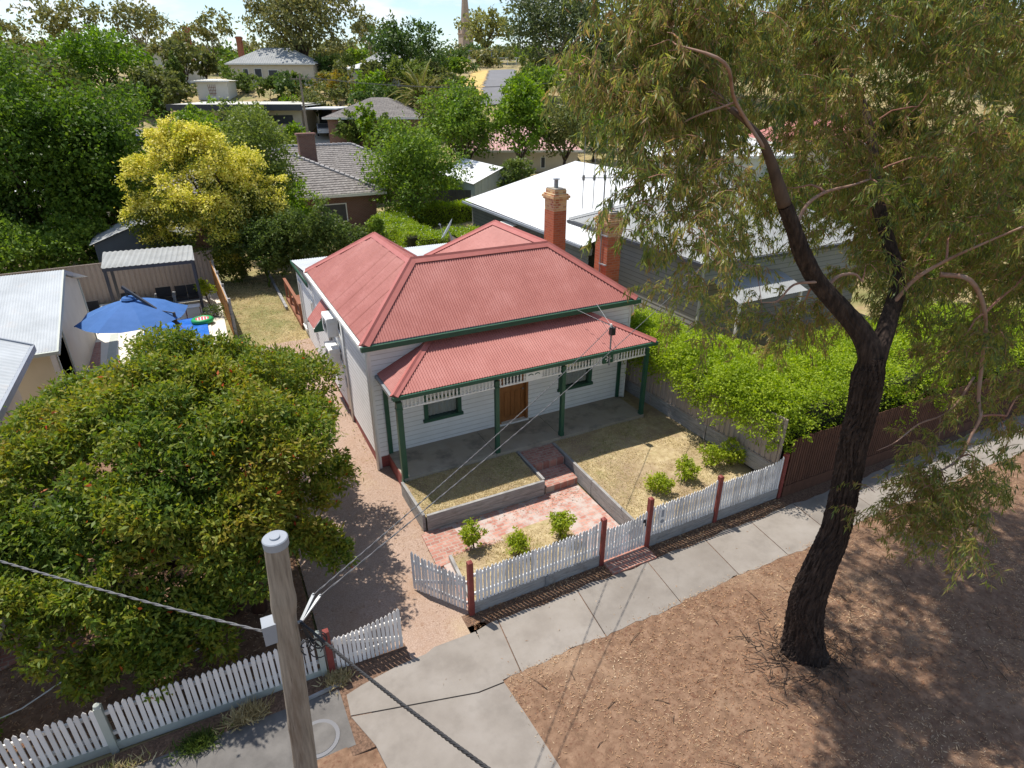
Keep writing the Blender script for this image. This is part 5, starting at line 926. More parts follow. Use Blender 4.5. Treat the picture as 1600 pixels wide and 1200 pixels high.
# hillside houses
def house(name,label,x,y,rz,L_,D_,h,wall,roof,tn=.45,ends=(1,1),wins=(),chims=(),tile=False,z=None,pitch=.35,cat='house'):
    z = th(x,y) if z is None else z; t = T(name,label,cat,(x,y,z),rz); m = M(); m.box(0,L_,0,D_,-1.5,h); 
    if not ends[0]: m.extr([(0,0,h),(0,D_,h),(0,D_/2,h+D_/2*tn)] if L_ >= D_ else [(0,0,h),(L_,0,h),(L_/2,0,h+L_/2*tn)],(.1,0,0) if L_ >= D_ else (0,.1,0))
    m.obj('wall',wall,t,local=True); m = M(); hip(m,-.4,L_+.4,-.4,D_+.4,h,tn,0,pitch,.02,tile,ends); ro = m.obj('roof',roof,t,local=True); m = M(); m.box(-.5,L_+.5,-.5,-.4,h-.2,h); m.box(-.5,-.4,-.4,D_+.5,h-.2,h); m.obj('gutter',white_trim,t,local=True)
    for cx,zc,w,hh in wins: win(0,t,cx,0,zc,w,hh,white_trim)
    for cx,cy,ht in chims: mm = M(); mm.box(cx-.4,cx+.4,cy-.4,cy+.4,h,ht); mm.box(cx-.5,cx+.5,cy-.5,cy+.5,ht-.3,ht-.1); mm.obj('chimney',chim_brick,ro,local=True)
    return t
house('hill_house','cream house with grey hip roof on the hill left of the big central tree',5.9,106.6,ag+.05,13.5,9,4.1,cream_wall,roof_grey,.5,wins=((2.6,2.5,.9,1.7),(4.6,2.3,1.2,2.2),(7.0,2.6,1.6,1.2)),chims=((.9,4.5,8.2),),z=9.0)
house('hill_house','cream gabled annex with tin roof right of the big central tree on the hill',22.6,96.6,ag+.1,8,7,3.8,pale_wall,roof_white,.35,wins=((5.6,2.4,1.5,1.6),),z=8.5)
house('hill_house','grey pyramid roofed house behind the dark round tree on the hill',27.5,100.5,ag,7,7,4.2,pale_wall,roof_grey,.6,z=9.7)
house('hill_house','white house with steep white roof and red chimneys behind the round green tree',-6.2,122.2,ag,6.4,9,3.4,pale_wall,roof_white,.9,(0,0),wins=((3.0,1.8,2.6,1.7),),chims=((5.6,2,8.6),(6.0,5,9.6)),z=9.6)
t = house('white_shed','small white flat shed with trellis on the hill above the low house',.2,96.6,ag,4.6,3.2,2.6,pale_wall,cream_trim,.12,z=7.9,cat='shed'); m = M()
for i in range(5): m.beam((1.9+.18*i,-.03,.6),(1.7+.28*i,-.03,2.1),.05,.02,0,(0,1,0))
for zz in (.9,1.3,1.7): m.box(1.75,2.85,-.05,-.03,zz,zz+.05)
m.obj('trellis',deck_timber,t,local=True)
house('tiled_bungalow','low house with pale brown tiled roof left of the palm',12.4,66.0,ag+.02,11,9,3.4,house_brick,roof_tile,.42,tile=True,z=3.0)
house('red_roof_house','cream house with faded red hip roof beyond the white gabled shed',21.1,47.,ag+.02,12,9,2.9,cream_wall,mat('faded red roof',[(.42,.22,.20),(.52,.32,.30)],scale=.6,rough=.5),.42,wins=((8.5,1.7,.5,1.1),),z=1.0)
house('silver_roof_house','house with silvery roof glimpsed through the gum leaves',31,28.5,ag,11,9,4.0,pale_wall,roof_white,.35,z=.5)
house('red_roof_house','red roofed house glimpsed deep behind the gum leaves',47,30,ag,13,9,3.6,cream_wall,roof_red,.5,z=1.2)
t = T('stone_wall','old brick and stone retaining wall on the bare hillside','wall',(-9,104,5)); m = M(); m.beam((-14,106.6,6.6),(-1,100.5,6.9),.4,3.4); m.obj('masonry',stone,t); m = M(); m.beam((-14,106.5,8.7),(-1,100.4,8.8),.12,1.4); m.obj('palings',sleeper,t)
# far road, verge, shelter and church
sheet('far_road',np.linspace(34,80,60),np.linspace(74,134,60),asphalt_far,.12,keep=lambda x,y: abs((x-42.2)-(y-80)*.49) < 3.4)
sheet('road_verge',np.linspace(30,80,60),np.linspace(74,134,60),mat('golden dry verge',[(.50,.34,.10),(.60,.43,.17)],scale=.5,rough=.9),.10,keep=lambda x,y: -7.5 < (x-42.2)-(y-80)*.49 < -3.4)
sx,sy = 74,158; z = th(sx,sy); t = T('shelter','small flat roofed shelter at the top of the far road','shelter',(sx,sy,z),ag); m = M(); m.box(-3.5,3.5,-1.5,1.5,3.0,3.2); m.obj('roof',grey_plastic,t,local=True); m = M()
for x in (-3.2,-.5,.8,2.9): m.box(x-.1,x+.1,-1.2,-1,0,3); m.box(x-.1,x+.1,1,1.2,0,3)
m.obj('post',metal,t,local=True); t = T('guard_fence','low pale rail fence along the top of the far road','fence',(sx,sy-6,z),ag); m = M(); m.box(-7,12,-.05,.05,1.1,1.25); m.box(-7,12,-.05,.05,.5,.6)
for i in range(9): m.box(-7+2.3*i,-6.85+2.3*i,-.06,.06,-.5,1.25)
m.obj('rail',white_trim,t,local=True)
cx,cy = 130.,299.; z = th(cx,cy); t = T('church_spire','slender sandstone church spire on the horizon','church',(cx,cy,z)); m = M(); m.lathe((cx,cy,z+12),[(3.0,0),(2.6,1.5),(.12,29.5),(.0,30)],8); m.obj('spire',stone,t); m = M(); m.box(cx-2.8,cx+2.8,cy-2.8,cy+2.8,z-1,z+12); m.box(cx-3.1,cx+3.1,cy-3.1,cy+3.1,z+11.4,z+12); m.obj('tower',stone,t)
for a in range(4): q = a*math.pi/2+math.pi/4; m = M(); m.lathe((cx+3.4*math.cos(q),cy+3.4*math.sin(q),z+11.5),[(.6,0),(.6,2),(.05,5)],6); m.obj('pinnacle',stone,t)
# palm
t = T('palm','large feathery date palm among the mid distance trees','palm tree',(24.6,67.3,th(24.6,67.3))); z = th(24.6,67.3); M().tube([(24.6,67.3,z-.2),(24.6,67.3,z+2.6),(24.6,67.3,z+3.9)],[.45,.5,.7],10).obj('trunk',orange_timber,t,True); rng = np.random.default_rng(9); V = []; c0 = np.array([24.6,67.3,z+3.8]); st = M()
for i in range(54):
    az = i*2.399; el = RAD(82-95*(i/54)**.9); L = rng.uniform(3.8,5.0); d = np.array([math.cos(az)*math.cos(el),math.sin(az)*math.cos(el),math.sin(el)]); pts = [c0]; dd = d.copy()
    for k in range(9): pts.append(pts[-1]+dd*L/9); dd = unit(dd+np.array([0,0,-.16]))
    for k in range(1,9):
        s_ = unit(np.cross(pts[k+1]-pts[k],[0,0,1.])); 
        for q in np.linspace(0,1,5):
            P = pts[k]*(1-q)+pts[k+1]*q
            for sg in (-1,1): V.append(leafquads(rng,P[None],(s_*sg*.8+unit(pts[k+1]-pts[k])*.7+np.array([0,0,.1]))[None],np.array([[0,0,1.]]),.75*(1-abs(k/9-.45)),.09)[0])
    st.tube([tuple(p) for p in pts],[.05]*9+[.01],4)
quads('frond',np.array(V),MAT['lf_palm'],t); st.obj('frond_stem',mat('palm stem',[(.25,.2,.06),(.32,.25,.09)]),t)
# ------------------------------------------------------------------ trees behind and around
TR = [('broad',-12.2,31.0,11.6,9.5,'tall bright green tree at the left edge behind the pergola yard'),('broad',-8.2,30.4,9.9,7.6,'tall bright green tree right behind the charcoal pergola'),
('shrubby',.3,27.0,8.4,4.6,'loose green tree growing into the right side of the yellow flowering tree'),('lime',1.7,24.2,4.6,2.8,'light green leafy tree between the yellow tree and the tiled house'),
('round',-11.8,102.6,16.7,14.6,'broad rounded vivid green tree high on the left hillside'),('gum',-19.9,151.5,28.2,14.4,'airy gum tree on the skyline, leftmost of the tall ones'),('gum',-6.2,155.8,28.9,14.7,'spreading gum tree on the skyline behind the steep white roof'),('euc',-1.1,119.6,18.6,8.5,'olive bushy tree behind the red chimneys'),('gum',6.7,149.3,24.4,11.9,'dark gum tree on the skyline above the cream hill house'),('wispy',-34,169.9,22.9,12,'wispy thin gum tree against the sky at far left'),
('olive',-22.3,91.1,15,8,'dull olive tree at the far left behind the bright green trees'),('olive',-15.9,76.6,13.7,7,'grey green bushy tree above the left bright green trees'),('conifer',-29.3,122.7,19,3,'dark conifer cut by the left edge near the skyline'),
('bigeuc',19,111.7,29.5,18.5,'huge multi limbed gum tree in the centre of the skyline'),('gum',39.8,143.7,27.2,9.7,'tall gum tree on the skyline between the huge gum and the dark round tree'),('dark',31.2,91.2,18.6,12.6,'dense dark green round tree left of the church spire'),('pale',76.1,158.9,29.7,15,'yellow green gum tree just right of the church spire'),('dark2',59,92,26,20,'massive dark gum tree at the skyline right of the far road'),('dark2',65.7,85.8,20,11,'olive gum tree half behind the near gum foliage'),
('mid',10.4,30.9,7.5,7.4,'bushy mid green tree overhanging the tiled roof'),('mid',20.6,43.8,9.5,8.0,'spreading dark leaved tree in front of the faded red roof'),('lime',24.3,39.7,10.9,4.8,'upright fresh green tree beside the faded red roof'),('oliveg',28.5,38.7,8.9,6.5,'greyish open tree right of the fresh green tree'),('oliveg',21.5,50.5,9.4,6,'yellowish tree right behind the date palm'),
('orange',17,88,10.8,7.7,'shrubby tree with orange tinted leaves below the huge gum'),('lime',15.8,61.7,8.1,3.4,'rounded light green tree left of the date palm'),('lime',.2,79.7,8.1,4.1,'yellow green tree in front of the low cream house'),('lime',-.6,63,7.4,4.5,'light green tree against the left half of the low cream house'),
('shrubby',2.8,51.4,7.0,6.5,'wide light green tree between the yellow tree and the low cream house'),('conifer2',-2.3,103.4,15,3,'pointed green conifer beside the white house on the hill'),('olive',-.3,110.2,17,5.8,'grey green rounded tree left of the cream hill house'),('olive',2.6,112,15.6,4.4,'light olive tree tight against the cream hill house chimney'),
('orange',65.1,74.8,18.2,9.4,'yellowish gum behind the left fringe of the near gum'),('olive',70.1,61.1,17.3,13.4,'olive tree seen through the near gum canopy'),('olive',77,52,15.5,14.6,'wide olive tree deep behind the near gum canopy'),('dark',107.8,53.2,20,20.9,'dark broad tree on the right skyline behind the gum'),('olive',87.8,29.7,14.5,12.5,'olive tree at the right edge behind the gum'),('lime',37.7,32.6,5.4,4,'light green tree beside the silvery roof'),('mid',52.4,64.4,11,6.4,'mid green tree behind the far right of the white roofed wing'),
('dark',20.5,104.5,14.0,5.5,'dark ivy covered tree at the foot of the huge gum'),('olive',24.3,84.5,12.,5,'olive tree in front of the tin roofed annex'),('mid',43,72,11.5,7,'dark leafy tree left of the golden road verge'),('lime',38.5,66,10.6,6,'light green tree below the golden road verge'),('dark',36,78,8.6,5,'dark bushy tree between the palm and the far road')]
FILL = [(-5.9,98.5),(-4.9,96.4),(-7.3,90.9),(-2.6,88.5),(17.1,80.1),(12.1,87.3),(19.5,72.1),(21.4,79.1),(12.7,78.1),(44.2,74.0),(47.8,64.5),(44.0,59.4),(42.0,71.8),(55.1,80.4),(30.9,71.7),(55.5,72.7),(46.3,73.8),(25.9,91),(33.4,87.6),(31.9,122.4),(19.7,93),(32.2,77.8),(-9.0,96.8),(-18.0,94.0),(-14.8,97.8),(28.7,84.4),(24.8,86),(3.6,70),(-2.2,68.8),(33,58),(38,52),(42,48),(36,45),(-14,62),(-12,54),(-17,50),(-4,52),(-13,44),(-5,42),(-17,38),(24,105),(36,112),(14,118),(-16,112),(-24,104),(28,3),(31,9),(34,15),(37,5),(41,12),(46,19),(50,9),(40,23),(30,-4),(37,-3),(44,0),(56,14),(62,26),(55,40),(68,38),(74,20),(60,6),(80,30),(90,45),(84,60),(96,72),(80,85),(92,96),(70,120),(50,118)]
SH = [('shrub',-15.5,25,3.6,5,'broad shrub behind the taupe steel fence at the far left'),('mid',-11.5,25.5,3.8,5,'leafy shrub under the tall trees behind the taupe steel fence'),('shrub',-13.5,29,4.2,6,'large shrub at the left edge beneath the tall bright trees'),('mid',-9.6,27.5,3.6,4,'shrub pressed against the dark blue shed'),('shrub',6.1,99.1,11.7,5.8,'green rounded shrub below the cream hill house windows'),('shrub',-9.3,67.7,8.8,4.3,'brownish green shrub beside the bare hillside'),('clip',9.2,67.3,6.0,2.8,'clipped round shrub at the foot of the slim grey pole'),('shrub',14.4,64.3,7.2,3.4,'dark rounded shrub right of the concrete driveway'),('shrub',-4.7,90,9.5,4.4,'greyish shrub in front of the stone retaining wall'),('shrub',9.7,91.7,10.9,4.8,'olive shrub right of the small white shed'),('shrub',13,92.5,11.2,4.5,'dark shrub left of the orange tinted tree'),('shrub',23.7,75.6,10.2,4.4,'reddish bare shrub near the palm'),('shrub',33.4,79.7,11.2,3.8,'small shrub under the dark round tree'),('clip',11.9,84.5,8.6,3.6,'bluish rounded shrub behind the carport'),('shrub',17.2,58,6.6,4,'leafy shrub in front of the pale tiled bungalow'),('shrub',-6.2,73.4,5.2,2.6,'small green shrub on the bare hillside near the blue car'),('shrub',-9.2,92.5,10.4,5,'dark shrub under the vivid green tree'),('clip',15.6,36,2.4,3.6,'light shrub behind the white gabled shed'),('shrub',20.2,33.2,4.6,3.5,'leafy shrub beyond the white gabled shed')]
for i,(k,x,y,zt,w,lab) in enumerate(TR): tree(k,x,y,zt,w,lab,'tree',seed=i,name='gum_tree' if k in ('gum','euc','wispy','bigeuc','pale','dark2') else ('conifer' if k.startswith('con') else 'tree'))
for i,(k,x,y,zt,w,lab) in enumerate(SH): tree(k,x,y,zt,w,lab,'shrub',seed=200+i,name='shrub')
FAR = []
rf = random.Random(77)
for i in range(46):
    a_ = RAD(-12+66*(i+rf.uniform(-.4,.4))/46); d_ = rf.uniform(150,270); FAR.append((-3.6+d_*math.sin(a_),-13.6+d_*math.cos(a_)))
for i,(x,y) in enumerate(FAR):
    p_ = math.degrees(math.atan2(x+3.6,y+13.6)); h_ = rf.uniform(2.4,4.8) if not 21 < p_ < 29.5 else rf.uniform(1.5,3); tree(rf.choice(['dark','olive','mid','gum','bigeuc']),x,y,float(terr(x,y))+h_,rf.uniform(11,19),'one of the far trees along the skyline behind the hill houses','tree',seed=700+i,name='skyline_tree',group='far trees along the skyline',dens=.7)
for i,(x,y) in enumerate(FILL):
    rr_ = random.Random(i); zz = float(terr(x,y)); tree(rr_.choice(['mid','olive','lime','shrubby','dark']),x,y,zz+rr_.uniform(3.2,5.6),rr_.uniform(4.4,7.2),'one of the low leafy trees filling the gardens between the distant houses','tree',seed=400+i,name='garden_tree',group='low trees filling the distant gardens',dens=.8)
# yellow flowering tree
t = T('flowering_tree','rounded tree smothered in creamy yellow blossom behind the pergola fence','tree',(-2.2,23.6,0)); rng = np.random.default_rng(31); Lb = []
for c,r in (((-2.6,23.4,5.6),1.9),((-4.2,23.3,4.6),1.7),((-1.1,23.2,5.0),1.8),((-2.9,22.4,3.4),1.9),((-.7,22.4,3.0),1.8),((.3,22.2,1.9),1.4),((-4.6,23.4,2.9),1.5),((-2.2,22.2,1.8),1.7),((-3.2,23.8,6.6),1.3),((.3,23.2,3.9),1.4)):
    c = ((c[0]+1.8)*1.1-2.3,c[1],c[2]*1.06)
    for k in range(8): d = unit(rng.normal(size=3)); q = rng.uniform(.4,.55); Lb.append((c[0]+d[0]*r*.66,c[1]+d[1]*r*.62,c[2]+d[2]*r*.66,r*q,r*q,r*q*.9))
limbs(rng,(-1.9,23.8,0),(-2.2,23.4,7.5),.22,Lb,limb_bark,t,'trunk',.18)
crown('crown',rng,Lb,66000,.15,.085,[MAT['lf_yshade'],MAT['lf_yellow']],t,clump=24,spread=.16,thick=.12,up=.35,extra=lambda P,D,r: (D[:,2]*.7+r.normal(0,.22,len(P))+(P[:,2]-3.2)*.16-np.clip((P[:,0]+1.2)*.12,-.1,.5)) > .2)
# distant wood along the horizon
rng = np.random.default_rng(8); L = []
for i in range(170):
    a = RAD(rng.uniform(-14,62)); d = rng.uniform(330,430); x = -3.6+d*math.sin(a); y = -13.6+d*math.cos(a); L.append((x,y,th(x,y)+1.5,rng.uniform(6,12),6,rng.uniform(2,4.5)))
P,D = shell(rng,L,9000,20,.3,.2); k = len(P); tag(quads('far_woodland',leafquads(rng,P,rng.normal(size=(k,3)),D,2.2,1.5),G('lf_far',[(.10,.14,.10),(.14,.18,.13),(.18,.21,.16)],.2)),kind='stuff')  # distance haze is mixed into the bluish leaf greens
# ------------------------------------------------------------------ the big gum on the nature strip
GT = T('gum_tree','big leaning gum tree with dark furrowed trunk and drooping leaves in the foreground','tree',(5.45,-8.57,-.65))
def catmull(P, n):
    P = np.array(P,dtype=float); Q = np.vstack([2*P[0]-P[1],P,2*P[-1]-P[-2]]); out = []
    for i in range(1,len(Q)-2):
        for t_ in np.linspace(0,1,n,endpoint=False):
            a,b,c,d = Q[i-1],Q[i],Q[i+1],Q[i+2]; out.append(.5*((2*b)+(-a+c)*t_+(2*a-5*b+4*c-d)*t_**2+(-a+3*b-3*c+d)*t_**3))
    out.append(P[-1]); return np.array(out)
def barktube(m, path, seg, n, furrow, rng, flare=0.):
    Q = catmull(path,n); k = len(Q); a = None; b0 = len(m.v); ph = rng.uniform(0,6,8)
    for i in range(k):
        d = unit(Q[min(i+1,k-1),:3]-Q[max(i-1,0),:3]); 
        if a is None: a = unit(np.cross(d,[0,1.,0]))
        a = unit(a-d*a.dot(d)); c = np.cross(d,a); s = i*.11
        for j in range(seg):
            t_ = 2*math.pi*j/seg; w = t_+.22*math.sin(s*.9+ph[0])+.12*math.sin(s*2.3+2*t_+ph[1])
            fr = abs(math.sin(w*seg/9+.9*math.sin(s*1.3+3*t_+ph[2])))*.55+abs(math.sin(w*seg/5.3+1.2*math.sin(s*2.1+ph[3])+s*.4))*.45
            r = Q[i,3]*(1+.05*math.sin(2*t_+ph[4]+s*.5)+.04*math.sin(3*t_+s*.8+ph[5]))+furrow*(fr-.5)+rng.normal(0,furrow*.12)
            m.v.append(tuple(Q[i,:3]+(a*math.cos(t_)+c*math.sin(t_))*r))
        if i:
            for j in range(seg): m.f.append((b0+(i-1)*seg+j,b0+(i-1)*seg+(j+1)%seg,b0+i*seg+(j+1)%seg,b0+i*seg+j)); m.m.append(0)
rng = np.random.default_rng(12)
trk = [(5.45,-8.57,-.8,.50),(5.42,-8.55,-.55,.40),(5.35,-8.52,-.1,.33),(5.22,-8.49,.72,.295),(5.26,-8.5,1.51,.265),(5.40,-8.52,2.4,.23),(5.39,-8.49,3.36,.205),(5.31,-8.46,4.25,.195),(5.26,-8.47,4.85,.195),(5.22,-8.45,5.42,.205),(5.21,-8.45,5.8,.15)]
lft = [(5.24, -8.46, 5.2, 0.16), (5.2, -8.42, 5.75, 0.168), (5.08, -8.24, 6.12, 0.151), (4.78, -8.0, 6.5, 0.134), (4.47, -7.76, 6.88, 0.126), (4.19, -7.65, 7.28, 0.122), (3.96, -7.56, 7.7, 0.108), (3.74, -7.52, 8.02, 0.097), (3.54, -7.48, 8.37, 0.081), (3.33, -7.44, 8.71, 0.065), (2.99, -7.48, 9.0, 0.042), (2.42, -7.55, 9.27, 0.025)]
rgt = [(5.22, -8.46, 5.3, 0.153), (5.3, -8.45, 5.85, 0.14), (5.59, -8.3, 6.26, 0.119), (5.94, -8.07, 6.77, 0.102), (6.03, -7.71, 7.29, 0.092), (6.11, -7.34, 7.81, 0.085), (6.27, -7.06, 8.26, 0.076), (6.42, -6.66, 8.91, 0.068), (6.42, -6.15, 9.61, 0.071), (6.2, -5.65, 10.09, 0.064), (6.19, -5.23, 10.63, 0.055), (6.34, -4.75, 11.6, 0.043), (6.6, -4.3, 13.2, 0.025)]
m = M(); barktube(m,trk,84,18,.055,rng); m.obj('trunk',bark,GT); m = M(); barktube(m,lft[:8],36,10,.018,rng); m.obj('limb',bark,GT); m = M(); barktube(m,rgt[:6],36,10,.018,rng); m.obj('limb',bark,GT)
for q in (catmull(lft[7:],5),catmull(rgt[5:],5)): M().tube(q[:,:3],list(q[:,3]),10).obj('limb',limb_bark,GT,True)
BR = [[(5.7,-8.22,6.45,.07),(5.79,-8.4,6.9,.06),(5.9,-8.7,7.25,.05),(6.05,-9.07,7.58,.035),(6.1,-9.4,7.84,.03)],[(4.74,-7.73,6.74,.06),(4.95,-7.75,6.9,.055),(5.17,-7.85,6.93,.045),(5.26,-7.95,6.82,.025)],[(4.36,-7.82,6.91,.05),(4.05,-7.69,6.87,.036),(3.8,-7.67,6.66,.028),(3.58,-7.57,6.63,.015)],[(4.1,-7.45,7.6,.056),(4.35,-7.4,7.95,.054),(4.66,-7.43,8.12,.05),(5.01,-7.57,8.21,.036),(5.28,-7.66,8.29,.03)],
 [(3.33,-7.44,8.71,.051),(2.43,-7.63,9.34,.046),(1.9,-7.9,9.75,.04),(1.6,-7.4,9.95,.02)],[(2.6,-7.58,9.2,.036),(2.5,-7.0,9.5,.03),(2.3,-6.6,9.3,.02)],[(2.43,-7.6,9.34,.03),(2.0,-7.2,9.1,.022),(1.8,-7.0,8.7,.014)],[(6.05,-8.6,7.0,.084),(6.3,-8.9,6.95,.072),(6.8,-9.0,6.4,.066),(7.3,-8.95,5.6,.064),(7.4,-9.06,4.86,.06),(7.35,-9.21,4.57,.058),(7.16,-9.26,4.28,.05),(6.91,-9.32,3.95,.042),(6.58,-9.26,3.75,.03),(6.17,-9.13,3.61,.018)],[(7.4,-8.9,5.16,.044),(7.2,-8.88,4.7,.036),(6.97,-8.81,4.47,.03),(6.6,-8.7,4.35,.028),(6.2,-8.64,4.08,.02),(5.88,-8.55,3.94,.012)],[(6.97,-8.81,4.47,.022),(6.85,-8.95,4.1,.018),(6.6,-9.0,3.7,.012)]]
mb = M()
for b in BR: q = catmull(b,5); M().tube(q[:,:3],list(q[:,3]*.48),8).obj('branch',pink_bark,GT,True)
